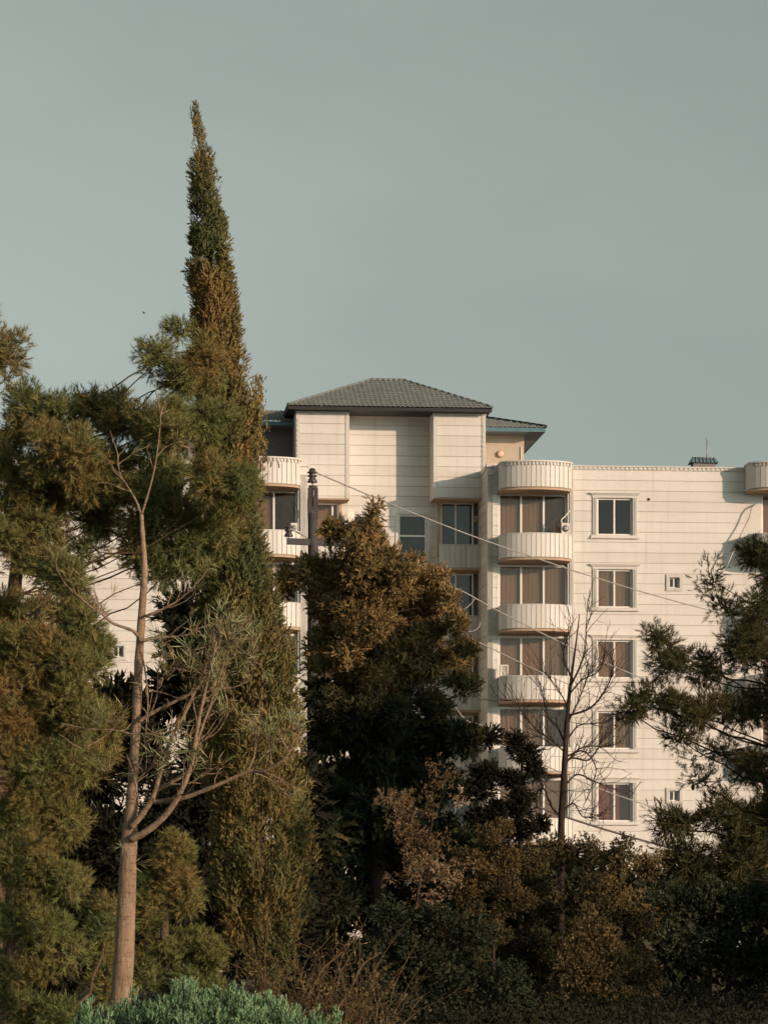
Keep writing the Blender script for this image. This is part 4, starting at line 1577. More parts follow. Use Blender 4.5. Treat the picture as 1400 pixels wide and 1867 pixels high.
r2 = np.random.RandomState(22)
DM = 55.0
mid = [blob(135, 1070, 36, 55, DM), blob(150, 1135, 34, 40, DM), blob(90, 1040, 50, 40, DM + 1), blob(110, 1200, 95, 70, DM), blob(40, 1180, 70, 60, DM), blob(170, 1180, 40, 50, DM, 0.8), blob(30, 1290, 70, 75, DM), blob(130, 1290, 80, 70, DM), blob(60, 1400, 90, 80, DM), blob(150, 1400, 70, 60, DM),
       blob(190, 1330, 35, 60, DM + 1, 0.8), blob(30, 1500, 70, 60, DM + 1), blob(120, 1500, 60, 50, DM + 1, 0.8), blob(30, 1110, 60, 40, DM + 2), blob(110, 1110, 50, 40, DM + 3, 0.7)]
trunk = [unp(20, 1900, DM + 1.3), unp(30, 1600, DM + 1.3), unp(50, 1300, DM + 1.1), unp(70, 1110, DM + 0.8)]
tb = trunk[0].copy(); tb.z = 0; trunk[0] = tb
build_tree('pine_tree', 'dense bushy pine behind the forked trunk, filling the left edge', 'tree', tb, trunk, [0.2, 0.17, 0.12, 0.05], mid, 'pine', 'bark_pine', NEED_LONG, r2,
           'pines at the left edge', (0.58, 0.9), 1150, 0.26, 0.5, 0.1, (0.60, 0.22), 4, jitter=0.7, core=120)

r3 = np.random.RandomState(23)
DB = 51.0
low = [blob(40, 1580, 80, 60, DB), blob(120, 1620, 50, 55, DB), blob(50, 1680, 90, 60, DB), blob(20, 1780, 60, 60, DB), blob(110, 1740, 70, 60, DB, 0.8), blob(70, 1840, 100, 40, DB, 0.7), blob(190, 1700, 40, 90, DB + 4, 0.7), blob(190, 1800, 40, 60, DB + 4, 0.7)]
tb = unp(10, 1900, DB); tb.z = 0
build_tree('pine_tree', 'low young pine in the bottom left corner', 'tree', tb, [tb, unp(20, 1750, DB), unp(40, 1580, DB)], [0.12, 0.09, 0.04], low, 'pine', 'bark_pine', NEED_LONG, r3,
           'pines at the left edge', (0.55, 0.88), 1100, 0.26, 0.5, 0.08, (0.65, 0.22), 6, jitter=0.7, core=120)

r4 = np.random.RandomState(24)
DY = 57.0
yng = [blob(310, 1560, 50, 45, DY), blob(290, 1640, 50, 50, DY), blob(340, 1620, 30, 50, DY, 0.8), blob(300, 1720, 60, 35, DY, 0.6), blob(370, 1740, 40, 55, DY), blob(350, 1800, 50, 40, DY), blob(260, 1780, 45, 40, DY, 0.7)]
tb = unp(305, 1900, DY); tb.z = 0
build_tree('pine_tree', 'small pine just right of the forked trunk, left of the cypress foot', 'tree', tb, [tb, unp(300, 1700, DY), unp(310, 1540, DY)], [0.11, 0.08, 0.03], yng, 'pine', 'bark_pine', NEED_LONG, r4,
           'pines at the left edge', (0.55, 0.85), 1450, 0.26, 0.6, 0.08, (0.62, 0.22), 8, jitter=0.7, core=100)

r5 = np.random.RandomState(25)
DT = 66.0
tl = [blob(-130, 900, 90, 80, DT, 0.6), blob(-60, 1020, 80, 70, DT, 0.6), blob(-140, 1120, 90, 80, DT, 0.6), blob(-70, 1250, 90, 80, DT, 0.6), blob(5, 640, 42, 55, DT), blob(-60, 660, 60, 70, DT), blob(-100, 760, 90, 80, DT), blob(10, 690, 25, 20, DT, 0.5), blob(-40, 590, 40, 40, DT)]
tb = unp(-90, 1900, DT); tb.z = 0
build_tree('pine_tree', 'pine top poking in at the left edge above the others', 'tree', tb, [tb, unp(-80, 1300, DT), unp(-60, 900, DT), unp(-40, 620, DT)], [0.25, 0.2, 0.13, 0.04], tl, 'pine', 'bark_pine', NEED_LONG, r5,
           'pines at the left edge', (0.75, 1.1), 420, 0.28, 0.5, 0.08, (0.5, 0.22), 10, jitter=0.55, core=60)

# dark evergreen understory behind the left trees (keeps the depth there)
r6 = np.random.RandomState(26)
DU = 76.0
und = [blob(335, 1150, 32, 90, DU, 0.8), blob(330, 1260, 50, 60, DU, 0.8), blob(215, 1290, 60, 50, DU, 0.8), blob(120, 1420, 100, 90, DU, 0.8), blob(150, 1660, 110, 90, DU, 0.8), blob(400, 1420, 70, 110, DU, 0.8), blob(530, 1650, 60, 140, DU, 0.8), blob(560, 1780, 80, 90, DU, 0.8), blob(340, 1620, 90, 100, DU, 0.8), blob(540, 1450, 40, 90, DU, 0.8), blob(250, 1350, 80, 110, DU), blob(330, 1500, 90, 120, DU), blob(200, 1550, 110, 120, DU), blob(360, 1250, 60, 140, DU), blob(80, 1560, 120, 160, DU), blob(280, 1700, 130, 100, DU), blob(430, 1700, 120, 110, DU), blob(90, 1750, 120, 100, DU), blob(80, 1330, 110, 130, DU)]
tb = unp(220, 1900, DU); tb.z = 0
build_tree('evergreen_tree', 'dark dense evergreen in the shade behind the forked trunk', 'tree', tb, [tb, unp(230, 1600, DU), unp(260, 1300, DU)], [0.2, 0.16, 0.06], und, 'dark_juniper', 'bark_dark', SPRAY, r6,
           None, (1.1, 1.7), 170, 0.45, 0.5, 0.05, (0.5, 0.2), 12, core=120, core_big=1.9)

# ---- brown-topped juniper in the middle
r7 = np.random.RandomState(31)
DJ = 80.0
jun = [blob(680, 1150, 40, 36, DJ - 0.7), blob(690, 1230, 44, 38, DJ - 0.7), blob(660, 1295, 50, 40, DJ - 0.7), blob(720, 1310, 44, 40, DJ - 0.7), blob(690, 1385, 60, 44, DJ - 0.7, 0.8), blob(650, 1330, 50, 44, DJ - 0.3, 0.8), blob(690, 1480, 60, 50, DJ - 0.7, 0.42), blob(682, 938, 10, 20, DJ), blob(690, 1045, 34, 34, DJ - 0.5), blob(684, 1015, 24, 26, DJ - 0.5), blob(676, 965, 26, 30, DJ), blob(690, 985, 26, 26, DJ), blob(640, 968, 22, 18, DJ), blob(608, 972, 24, 16, DJ, 0.8), blob(655, 1005, 34, 28, DJ), blob(708, 1022, 30, 28, DJ), blob(752, 1026, 26, 18, DJ, 0.9),
       blob(735, 1052, 40, 26, DJ), blob(600, 1030, 40, 32, DJ), blob(555, 1042, 32, 30, DJ), blob(520, 1062, 26, 28, DJ + 1, 0.9), blob(660, 1055, 50, 34, DJ), blob(790, 1055, 34, 34, DJ), blob(812, 1095, 26, 40, DJ), blob(715, 1085, 45, 36, DJ), blob(770, 1105, 40, 36, DJ),
       blob(610, 1090, 36, 34, DJ), blob(640, 1130, 40, 34, DJ), blob(830, 1140, 24, 32, DJ), blob(700, 1140, 44, 36, DJ), blob(775, 1155, 44, 34, DJ), blob(850, 1185, 34, 20, DJ), blob(825, 1195, 36, 26, DJ), blob(600, 1150, 30, 26, DJ), blob(585, 1215, 28, 18, DJ), blob(630, 1200, 45, 28, DJ), blob(700, 1200, 50, 38, DJ), blob(770, 1220, 50, 36, DJ), blob(835, 1245, 34, 24, DJ),
       blob(640, 1260, 44, 36, DJ), blob(720, 1275, 50, 44, DJ), blob(790, 1285, 44, 34, DJ), blob(600, 1290, 34, 34, DJ),
       blob(600, 1335, 48, 50, DJ, 0.8), blob(700, 1310, 60, 50, DJ + 0.9, 0.8), blob(670, 1175, 50, 44, DJ + 0.9, 0.8), blob(580, 1260, 30, 30, DJ, 0.8), blob(590, 1190, 36, 36, DJ + 0.9, 0.8), blob(600, 1100, 46, 46, DJ + 0.9, 0.8), blob(640, 1050, 46, 40, DJ + 0.9, 0.8), blob(720, 1350, 60, 55, DJ, 0.8), blob(795, 1345, 50, 45, DJ, 0.8), blob(845, 1350, 36, 30, DJ, 0.8), blob(610, 1430, 60, 60, DJ, 0.7), blob(700, 1430, 70, 65, DJ, 0.7), blob(790, 1430, 60, 50, DJ, 0.7), blob(600, 1540, 65, 70, DJ, 0.42), blob(690, 1540, 80, 80, DJ, 0.42), blob(790, 1540, 80, 70, DJ, 0.42),
       blob(605, 1650, 60, 70, DJ, 0.42), blob(700, 1650, 80, 80, DJ, 0.42), blob(800, 1660, 80, 70, DJ, 0.42), blob(620, 1770, 70, 80, DJ, 0.42), blob(720, 1780, 90, 80, DJ, 0.42), blob(820, 1780, 80, 70, DJ, 0.42), blob(660, 1230, 60, 50, DJ + 0.9, 0.8), blob(740, 1190, 60, 60, DJ + 0.9, 0.8), blob(660, 1110, 55, 55, DJ + 0.9, 0.8), blob(760, 1090, 50, 50, DJ + 0.9, 0.8), blob(690, 1030, 45, 40, DJ + 0.7, 0.8)]
jun = [(c, (r[0], r[1] * (1.0 + 0.5 * ((q * 7) % 3)), r[2]), d) for q, (c, r, d) in enumerate(jun)]
jun = [((c[0], c[1] + (((q * 5) % 7) - 3) * 0.28, c[2]), r, d) for q, (c, r, d) in enumerate(jun)]
tb = unp(690, 1900, DJ); tb.z = 0
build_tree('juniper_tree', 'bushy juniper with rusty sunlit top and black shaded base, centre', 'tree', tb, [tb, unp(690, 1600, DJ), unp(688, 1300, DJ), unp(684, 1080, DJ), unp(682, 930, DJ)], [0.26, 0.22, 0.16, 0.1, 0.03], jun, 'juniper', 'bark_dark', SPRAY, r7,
           None, (0.5, 0.95), 1000, 0.24, 0.25, 0.02, (0.45, 0.22), 14, True, 0.6, core=330, shrink=0.25, limb_r=0.02, core_big=1.9, shade_below=8.6)

# ---- right pine with hanging cones
r8 = np.random.RandomState(41)
DR = 72.5
rp = [blob(1380, 1010, 28, 55, DR), blob(1300, 1060, 26, 50, DR, 0.35), blob(1320, 1110, 40, 35, DR, 0.5), blob(1380, 1110, 40, 55, DR), blob(1200, 1165, 30, 35, DR), blob(1230, 1200, 45, 40, DR), blob(1290, 1210, 45, 40, DR), blob(1360, 1190, 60, 60, DR), blob(1160, 1265, 30, 22, DR, 0.8),
      blob(1150, 1300, 40, 25, DR), blob(1210, 1285, 50, 40, DR, 0.8), blob(1270, 1300, 45, 45, DR), blob(1345, 1290, 65, 55, DR), blob(1240, 1345, 50, 25, DR, 0.5), blob(1300, 1370, 60, 35, DR, 0.45), blob(1370, 1400, 50, 55, DR, 0.8), blob(1280, 1425, 60, 25, DR, 0.3),
      blob(1440, 1050, 60, 120, DR), blob(1450, 1250, 80, 130, DR), blob(1470, 960, 50, 70, DR), blob(1500, 1420, 90, 100, DR), blob(1440, 1480, 70, 60, DR)]
rp = [(c, (r[0], max(r[1], 0.75 + 0.6 * (q % 2)), r[2]), d) for q, (c, r, d) in enumerate(rp)]
tb = unp(1450, 1900, DR); tb.z = 0
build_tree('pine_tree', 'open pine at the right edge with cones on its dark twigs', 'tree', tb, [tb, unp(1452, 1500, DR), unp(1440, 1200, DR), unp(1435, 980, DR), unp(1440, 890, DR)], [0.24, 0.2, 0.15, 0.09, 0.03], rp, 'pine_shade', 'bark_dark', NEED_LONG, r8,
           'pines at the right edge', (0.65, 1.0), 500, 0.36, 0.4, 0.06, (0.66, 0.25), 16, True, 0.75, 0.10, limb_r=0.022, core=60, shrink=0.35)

r9 = np.random.RandomState(42)
DR2 = 82.0
rp2 = [blob(1230, 1500, 60, 40, DR2), blob(1320, 1490, 70, 50, DR2), blob(1390, 1500, 60, 60, DR2), blob(1250, 1560, 70, 45, DR2), blob(1350, 1570, 90, 60, DR2), blob(1480, 1500, 90, 90, DR2), blob(1480, 1350, 80, 100, DR2), blob(1560, 1250, 80, 110, DR2), blob(1600, 1450, 100, 140, DR2), blob(1500, 1650, 120, 100, DR2)]
tb = unp(1520, 1900, DR2); tb.z = 0
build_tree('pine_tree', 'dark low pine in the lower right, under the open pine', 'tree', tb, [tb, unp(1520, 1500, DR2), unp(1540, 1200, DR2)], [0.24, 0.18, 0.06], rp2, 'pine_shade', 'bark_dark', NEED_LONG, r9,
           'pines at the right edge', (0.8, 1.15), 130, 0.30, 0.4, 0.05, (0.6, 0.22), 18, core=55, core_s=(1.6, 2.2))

# trees just outside the frame on the right that shade the shrubs
for k, (x, y, h, w) in enumerate(((10.9, 70.5, 9.0, 2.3), (12.5, 59.5, 4.6, 2.2), (13.2, 64, 3.6, 2.4), (13.6, 69, 4.8, 2.2), (14.0, 74, 4.6, 2.2), (14.8, 79, 6.0, 2.4))):
    rr = np.random.RandomState(60 + k)
    bl = []
    thin = 1.0 if x < 12.6 else 0.4
    for q in range(9):
        zz = h * (0.15 + 0.8 * q / 9)
        rad = w * (1.05 - 0.6 * q / 9)
        bl.append(((x + rr.normal() * 0.3, y + rr.normal() * 0.3, zz), (rad * 0.75, rad * 0.75, h / 9), thin))
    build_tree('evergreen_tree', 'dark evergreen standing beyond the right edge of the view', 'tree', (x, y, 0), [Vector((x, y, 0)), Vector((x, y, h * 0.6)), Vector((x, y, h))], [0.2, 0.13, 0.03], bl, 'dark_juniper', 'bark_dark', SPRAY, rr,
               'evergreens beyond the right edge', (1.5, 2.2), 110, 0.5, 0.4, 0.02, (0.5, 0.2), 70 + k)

# ---- young dark juniper left of the bare tree
r10 = np.random.RandomState(43)
DQ = 84.0
yj = [blob(955, 1370, 28, 22, DQ), blob(970, 1400, 22, 16, DQ), blob(925, 1420, 40, 16, DQ), blob(890, 1345, 16, 22, DQ), blob(885, 1410, 26, 24, DQ), blob(860, 1440, 40, 24, DQ), blob(960, 1455, 30, 18, DQ), blob(930, 1480, 45, 22, DQ), blob(985, 1500, 22, 14, DQ), blob(945, 1515, 45, 18, DQ), blob(880, 1490, 45, 30, DQ), blob(875, 1560, 70, 40, DQ), blob(940, 1350, 12, 18, DQ)]
tb = unp(950, 1900, DQ); tb.z = 0
build_tree('juniper_tree', 'ragged young juniper, black against the building, left of the bare tree', 'tree', tb, [tb, unp(948, 1600, DQ), unp(950, 1450, DQ), unp(952, 1345, DQ)], [0.1, 0.08, 0.05, 0.02], yj, 'dark_juniper', 'bark_dark', SPRAY_S, r10,
           None, (0.8, 1.3), 900, 0.2, 0.3, 0.0, (0.5, 0.2), 20, True, 0.5, 0, 0.012, core=150)

# ---- bare deciduous tree
def bare_tree():
    r_ = np.random.RandomState(5)
    D = 90.0
    base = unp(1022, 1900, D); base.z = 0
    root = empty('bare_tree', base, 'leafless tree with fine dark twigs in front of the white wall', 'tree')
    U = lambda px, py, dd=0.0: tuple(unp(px, py, D + dd) - base)
    k = D / F
    tr = [(1020, 1900, 7.5), (1022, 1600, 7), (1023, 1500, 6.5), (1027, 1430, 5.8), (1030, 1370, 5.2), (1033, 1320, 4.5), (1037, 1270, 3.4), (1043, 1220, 2.4), (1050, 1170, 1.6), (1056, 1120, 0.8)]
    q = catmull([U(a, b) + (r * k,) for a, b, r in tr], 5)
    MB().tube([p[:3] for p in q], [p[3] for p in q], 9, True, 0.1, r_).build('trunk', M['bark_dark'], root)
    limbs = [
        [(1030, 1372), (1005, 1350), (975, 1330), (955, 1300), (940, 1280), (915, 1275)],
        [(1031, 1360), (1015, 1330), (1000, 1305), (990, 1275), (985, 1250)],
        [(1032, 1350), (1055, 1325), (1080, 1320), (1110, 1318)],
        [(1028, 1395), (1050, 1370), (1075, 1360), (1100, 1362), (1135, 1350)],
        [(1028, 1392), (1045, 1383), (1075, 1380), (1092, 1355), (1110, 1340)],
        [(1024, 1490), (1005, 1475), (992, 1440), (985, 1420), (987, 1395), (975, 1380)],
        [(1023, 1480), (1045, 1465), (1060, 1485), (1075, 1492), (1100, 1490)],
        [(1034, 1320), (1050, 1290), (1062, 1262), (1070, 1235), (1085, 1205)],
        [(1036, 1290), (1020, 1262), (1005, 1245), (990, 1225)],
        [(1040, 1250), (1058, 1215), (1066, 1180), (1070, 1140), (1072, 1110)],
        [(1042, 1235), (1028, 1200), (1030, 1170), (1040, 1140)],
        [(1030, 1380), (1065, 1372), (1085, 1400), (1075, 1440), (1062, 1470)],
        [(1024, 1440), (1050, 1412), (1085, 1425), (1120, 1440), (1150, 1450)],
        [(1026, 1415), (1000, 1420), (990, 1440), (978, 1470)],
        [(1031, 1358), (1010, 1360), (985, 1345), (965, 1345)],
        [(1035, 1305), (1075, 1290), (1100, 1262), (1115, 1230), (1120, 1205)],
        [(1038, 1265), (1060, 1240), (1090, 1225), (1105, 1195)],
    ]
    tw = MB()
    for L in limbs:
        dd = r_.uniform(-0.8, 0.8)
        r0 = r_.uniform(1.5, 2.4) * k
        pts = [U(a + r_.normal() * 1.5 * (i > 0), b + r_.normal() * 1.5 * (i > 0), dd * i / len(L)) for i, (a, b) in enumerate(L)]
        pts = catmull(pts, 5)
        MB().tube(pts, list(np.linspace(r0, r0 * 0.3, len(pts))), 6).build('branch', M['bark_dark'], root)
        # twigs
        for j in range(3, len(pts), 1):
            for rep in range(2):
                if r_.rand() < 0.62:
                    p = np.array(pts[j])
                    d = norm(np.array(pts[min(j + 1, len(pts) - 1)]) - np.array(pts[j - 1]))
                    d = norm(d * 0.7 + r_.normal(size=3) * 0.55 + np.array([0, 0, 0.5]))
                    ln = r_.uniform(0.3, 1.0)
                    q = [p]
                    for s in range(6):
                        d = norm(d + r_.normal(size=3) * 0.16 + np.array([0, 0, 0.05]))
                        q.append(q[-1] + d * ln / 6)
                        if s in (2, 4) and r_.rand() < 0.6:
                            e = norm(d + r_.normal(size=3) * 0.6)
                            tw.tube([q[-1], q[-1] + e * ln * 0.2, q[-1] + norm(e + r_.normal(size=3) * 0.2) * ln * 0.4], [0.006, 0.005, 0.003], 4, False)
                    tw.tube([tuple(a) for a in q], list(np.linspace(0.010, 0.004, 7)), 4, False)
    tag(tw.build('twigs', M['bark_dark'], root), kind='stuff')


bare_tree()

# ---- forked tree in the left foreground


def forked_tree():
    r_ = np.random.RandomState(77)
    D = 49.0
    k = D / F
    base = unp(216, 1905, D); base.z = 0
    root = empty('forked_tree', base, 'pale straight trunk forking halfway up with narrow leaves', 'tree')
    U = lambda px, py, dd=0.0: tuple(unp(px, py, D + dd) - base)
    tr = [(214, 1905, 21), (219, 1850, 19.5), (227, 1740, 18.5), (232, 1620, 16.5), (236, 1530, 15), (239, 1490, 12), (243, 1420, 9.5), (248, 1330, 8.5), (253, 1220, 8), (259, 1120, 7), (264, 1040, 5.5), (261, 985, 4.5), (258, 935, 3.5)]
    q = catmull([U(a, b) + (r * k,) for a, b, r in tr], 6)
    MB().tube([p[:3] for p in q], [p[3] * (1.0 + 0.06 * math.sin(i * 1.7) * (i > 20)) for i, p in enumerate(q)], 20, True, 0.07, r_).build('trunk', M['bark_pale'], root)
    L = [
        ([(240, 1530), (262, 1519), (290, 1498), (318, 1465), (340, 1420), (352, 1380), (360, 1330), (372, 1270), (385, 1215), (395, 1170)], 8.5, 2.2, -0.9),
        ([(240, 1508), (256, 1490), (274, 1463), (283, 1443), (296, 1396), (311, 1351), (339, 1297), (364, 1241), (377, 1199), (388, 1147)], 6.5, 2.0, -0.3),
        ([(274, 1463), (330, 1456), (390, 1434), (450, 1408), (484, 1405), (523, 1378), (540, 1335)], 5.5, 1.8, -1.3),
        ([(283, 1443), (315, 1425), (343, 1404), (364, 1340), (386, 1280), (399, 1241), (410, 1205)], 4.5, 1.4, -0.6),
        ([(253, 1316), (283, 1297), (326, 1276), (352, 1262), (369, 1241), (375, 1210)], 4.2, 1.8, -0.4),
        ([(111, 1319), (163, 1329), (206, 1331), (240, 1338), (274, 1338), (309, 1351)], 1.2, 2.2, -0.5),
        ([(257, 1169), (244, 1151), (206, 1136), (185, 1118), (163, 1104), (124, 1070)], 4.2, 1.3, -0.4),
        ([(257, 1169), (291, 1162), (330, 1160), (365, 1150)], 4.0, 1.5, 0.3),
        ([(266, 1124), (300, 1109), (325, 1095), (343, 1081)], 3.2, 1.2, -0.3),
        ([(258, 937), (247, 910), (232, 885), (222, 868), (214, 845)], 2.4, 0.5, 0.1),
        ([(259, 937), (272, 895), (283, 850), (290, 800), (293, 765), (291, 740)], 2.4, 0.4, -0.2),
        ([(255, 1173), (266, 1229), (270, 1280), (268, 1310), (266, 1342)], 2.2, 1.4, -0.5),
        ([(231, 1374), (240, 1400), (247, 1425), (254, 1469)], 1.4, 2.2, -0.5),
        ([(247, 1426), (270, 1405), (296, 1391)], 2.2, 1.3, -0.3),
        ([(450, 1408), (463, 1380), (466, 1350), (464, 1315)], 2.4, 1.2, -0.2),
        ([(462, 1408), (490, 1420), (515, 1440), (535, 1465)], 1.8, 0.8, -0.2),
        ([(366, 1352), (395, 1335), (412, 1310), (420, 1290)], 2.2, 1.0, -0.3),
        ([(309, 1430), (345, 1428), (365, 1415), (382, 1400)], 2.0, 1.1, -0.3),
        ([(366, 1253), (400, 1256), (430, 1252), (455, 1240), (460, 1228)], 2.0, 1.0, -0.3),
        ([(377, 1199), (400, 1185), (430, 1165), (450, 1140)], 1.8, 1.0, -0.3),
        ([(206, 1331), (180, 1350), (150, 1365)], 1.4, 0.7, -0.2),
        ([(270, 1310), (285, 1275), (288, 1240), (290, 1215)], 1.6, 0.8, -0.3),
    ]
    ends = []
    tips = []
    for pts, r0, r1_, dd in L:
        n = len(pts)
        r0, r1_ = r0 * 0.88, r1_ * 0.7
        q = catmull([U(a, b, -0.15 + dd * i / n) + (np.interp(i, [0, n - 1], [r0, r1_]) * k,) for i, (a, b) in enumerate(pts)], 6)
        MB().tube([p[:3] for p in q], [p[3] * (1.25 if r_.rand() < 0.12 else 1.0) for p in q], 8, True, 0.16, r_).build('branch', M['bark_pale'], root)
        for j in range(len(q) // 3, len(q)):
            if r_.rand() < 0.33:
                tips.append((np.array(q[j][:3]), np.array(q[j][:3]) - np.array(q[j - 2][:3])))
    P, A, S, T = [], [], [], []
    tw = MB()
    for p, d in tips:
        d = norm(norm(d) * 0.6 + r_.normal(size=3) * 0.5 + np.array([0, 0, 0.45]))
        ln = r_.uniform(0.2, 0.65)
        q = [p]
        for _ in range(5):
            d = norm(d + r_.normal(size=3) * 0.18 + np.array([0, 0, 0.06]))
            q.append(q[-1] + d * ln / 5)
        tw.tube([tuple(x) for x in q], list(np.linspace(0.011, 0.004, 6)), 5, False)
        if r_.rand() < 0.55:
            for _ in range(r_.randint(1, 4)):
                P.append(q[-1] + np.array(base)); A.append(d + r_.normal(size=3) * 0.4); S.append(r_.uniform(0.5, 1.0)); T.append(0.5 + r_.normal() * 0.3)
    cl = [(395, 1165, 70, 50, 44), (435, 1150, 60, 45, 34), (360, 1215, 60, 40, 30), (410, 1215, 50, 40, 22), (330, 1185, 50, 40, 26), (315, 1220, 40, 30, 14), (455, 1190, 35, 45, 14), (420, 1290, 40, 40, 14),
          (470, 1330, 40, 25, 22), (535, 1325, 32, 22, 22), (505, 1345, 35, 20, 14), (310, 1370, 35, 35, 18), (290, 1390, 30, 25, 12), (390, 1395, 25, 20, 10), (350, 1400, 25, 25, 8), (190, 1310, 40, 25, 14), (240, 1560, 20, 30, 5), (330, 1345, 25, 35, 12), (200, 1400, 30, 25, 8)]
    for (px, py, rx, ry, n) in cl:
        for i in range(int(n * 0.68)):
            o = in_ball(r_, 1, 0.1)[0]
            c = np.array(unp(px + o[0] * rx, py + o[2] * ry, D - 0.5 + o[1] * 0.5))
            d = norm(np.array([o[0] * 0.6, o[1] * 0.6, 0.55]) + r_.normal(size=3) * 0.4)
            P.append(c); A.append(d); S.append(r_.uniform(0.7, 1.2)); T.append(0.55 + r_.normal() * 0.3)
            b0 = np.array(unp(px + o[0] * rx * 0.5, py + 8 + o[2] * ry * 0.4, D - 0.5))
            tw.tube([tuple(b0 - np.array(base)), tuple((b0 * 0.5 + c * 0.5) - np.array(base) + r_.normal(size=3) * 0.02), tuple(c - np.array(base))], [0.008, 0.006, 0.004], 4, False)
    tag(tw.build('twigs', M['bark_pale'], root), kind='stuff')
    scatter('leaves', 'strap', root, np.array(P), np.array(A), np.array(S), np.array(T), STRAP, r_)


forked_tree()

# ---- blue-green clipped conifer in the foreground


def thuja_bush():
    r_ = np.random.RandomState(88)
    D = 40.0
    base = unp(380, 1900, D); base.z = 0
    root = empty('conifer_bush', base, 'bright blue green conifer bush along the bottom edge', 'bush')
    prof = [(130, 1850), (170, 1830), (215, 1822), (250, 1815), (290, 1800), (330, 1790), (370, 1790), (400, 1800), (440, 1800), (480, 1805), (520, 1825), (560, 1842), (620, 1850)]
    xs = [p[0] for p in prof]; ys = [p[1] for p in prof]
    P, A, S, T = [], [], [], []
    stems = MB()
    for i in range(360):
        px = r_.uniform(125, 620)
        dep = r_.uniform(-1.1, 1.1)
        top = np.interp(px, xs, ys) + 6 + abs(dep) ** 2 * 38 + 12 * math.sin(px * 0.07 + dep * 3) + r_.uniform(-6, 22)
        t_ = np.array(unp(px, top, D)) + np.array([0, dep, 0])
        ln = r_.uniform(0.35, 0.6)
        lean = np.array([r_.normal() * 0.16, r_.normal() * 0.16 - 0.08, 0.0])
        m = 30
        u = r_.rand(m)
        p = t_ - np.array([0, 0, 1])[None] * (1 - u[:, None]) * ln - lean[None] * (1 - u[:, None]) * ln
        rad = 0.085 * (1 - u * 0.75) + 0.012
        an = r_.uniform(0, 6.28, m)
        off = np.stack([np.cos(an) * rad, np.sin(an) * rad, np.zeros(m)], 1) * r_.uniform(0.3, 1, (m, 1))
        P.append(p + off)
        A.append(off * 9 + np.array([0, 0, 0.9]) + r_.normal(size=(m, 3)) * 0.2)
        S.append(r_.uniform(0.35, 0.6, m))
        T.append(0.30 + 0.5 * u + r_.normal() * 0.16 + r_.normal(size=m) * 0.1)
        stems.tube([tuple(t_ - lean * ln * 2 - np.array([0, 0, 0.9]) - np.array(base)), tuple(t_ - np.array(base))], [0.012, 0.004], 4, False)
    tag(stems.build('stems', M['bark_dark'], root), kind='stuff')
    scatter('foliage', 'thuja', root, np.concatenate(P), np.concatenate(A), np.concatenate(S), np.concatenate(T), SPRAY_S, r_)


thuja_bush()

# ---- broadleaf shrubs and hedge


def shrub(name, label, cat, px0, D, blobs, mat, tmpl, seed, dens=300, sub=0.3, tint=(0.5, 0.25), size=(0.8, 1.3), up=0.4, bark='bark_dark', group=None, limb=True, core=130, core_s=(1.5, 2.3)):
    r_ = np.random.RandomState(seed)
    tb = unp(px0, 1900, D); tb.z = 0
    top = min(blobs, key=lambda b: -b[0][2])[0]
    return build_tree(name, label, cat, tb, [tb, Vector((tb.x, D, top[2] * 0.45)), Vector((top[0], D, top[2] * 0.8))], [0.055, 0.04, 0.015], blobs, mat, bark, tmpl, r_, group, size, dens, sub, up, 0.03, tint, seed, limb, 0.5, 0, 0.008, 'foliage', 0.02, core, core_s=core_s, facing=False)


D1 = 66.0
shrub('leafy_shrub', 'tall shrub with dry pinkish leaves before the dark juniper', 'shrub', 760, D1,
      [blob(715, 1462, 34, 24, D1), blob(735, 1485, 38, 30, D1), blob(755, 1520, 36, 30, D1), blob(765, 1555, 34, 30, D1, 0.8), blob(775, 1480, 26, 26, D1, 0.5), blob(815, 1420, 26, 20, D1, 0.5), blob(790, 1398, 24, 16, D1, 0.45), blob(780, 1590, 40, 28, D1, 0.7), blob(805, 1545, 30, 34, D1, 0.4), blob(835, 1460, 22, 24, D1, 0.3),
       blob(770, 1440, 30, 24, D1, 0.35), blob(830, 1580, 40, 34, D1, 0.5), blob(740, 1600, 40, 30, D1, 0.4), blob(790, 1640, 50, 30, D1, 0.4)], 'pink_leaf', LEAF_L, 101, 560, 0.20, (0.42, 0.42), (0.32, 0.66), -0.3, core=0)
D2 = 74.0
shrub('leafy_shrub', 'yellowing shrub under the ragged young juniper', 'shrub', 900, D2,
      [blob(885, 1530, 30, 22, D2), blob(915, 1512, 26, 18, D2, 0.8), blob(855, 1565, 34, 22, D2), blob(930, 1560, 30, 24, D2), blob(900, 1590, 50, 30, D2), blob(850, 1620, 40, 30, D2), blob(930, 1640, 50, 40, D2), blob(870, 1690, 70, 50, D2)], 'yellow_leaf', LEAF_S, 102, 620, 0.20, (0.45, 0.35), (0.6, 1.0), core=150, core_s=(0.9, 1.2))
hb = []
for k, (px, py, rx, ry) in enumerate([(960, 1570, 45, 40), (1010, 1555, 50, 45), (1070, 1560, 55, 45), (1130, 1560, 50, 40), (1180, 1580, 40, 35), (980, 1640, 70, 60), (1080, 1640, 80, 60), (1160, 1660, 70, 60), (960, 1740, 80, 70), (1060, 1740, 90, 70), (1150, 1770, 70, 70), (980, 1830, 90, 50), (1100, 1840, 100, 50)]):
    hb.append(blob(px, py, rx, ry, 80 + (k % 3)))
shrub('hedge_shrub', 'wide brown green hedge beneath the bare tree', 'hedge', 1060, 80, hb, 'hedge_leaf', LEAF_S, 103, 300, 0.22, (0.5, 0.35), (0.6, 1.05), core=120, core_s=(1.1, 1.6))
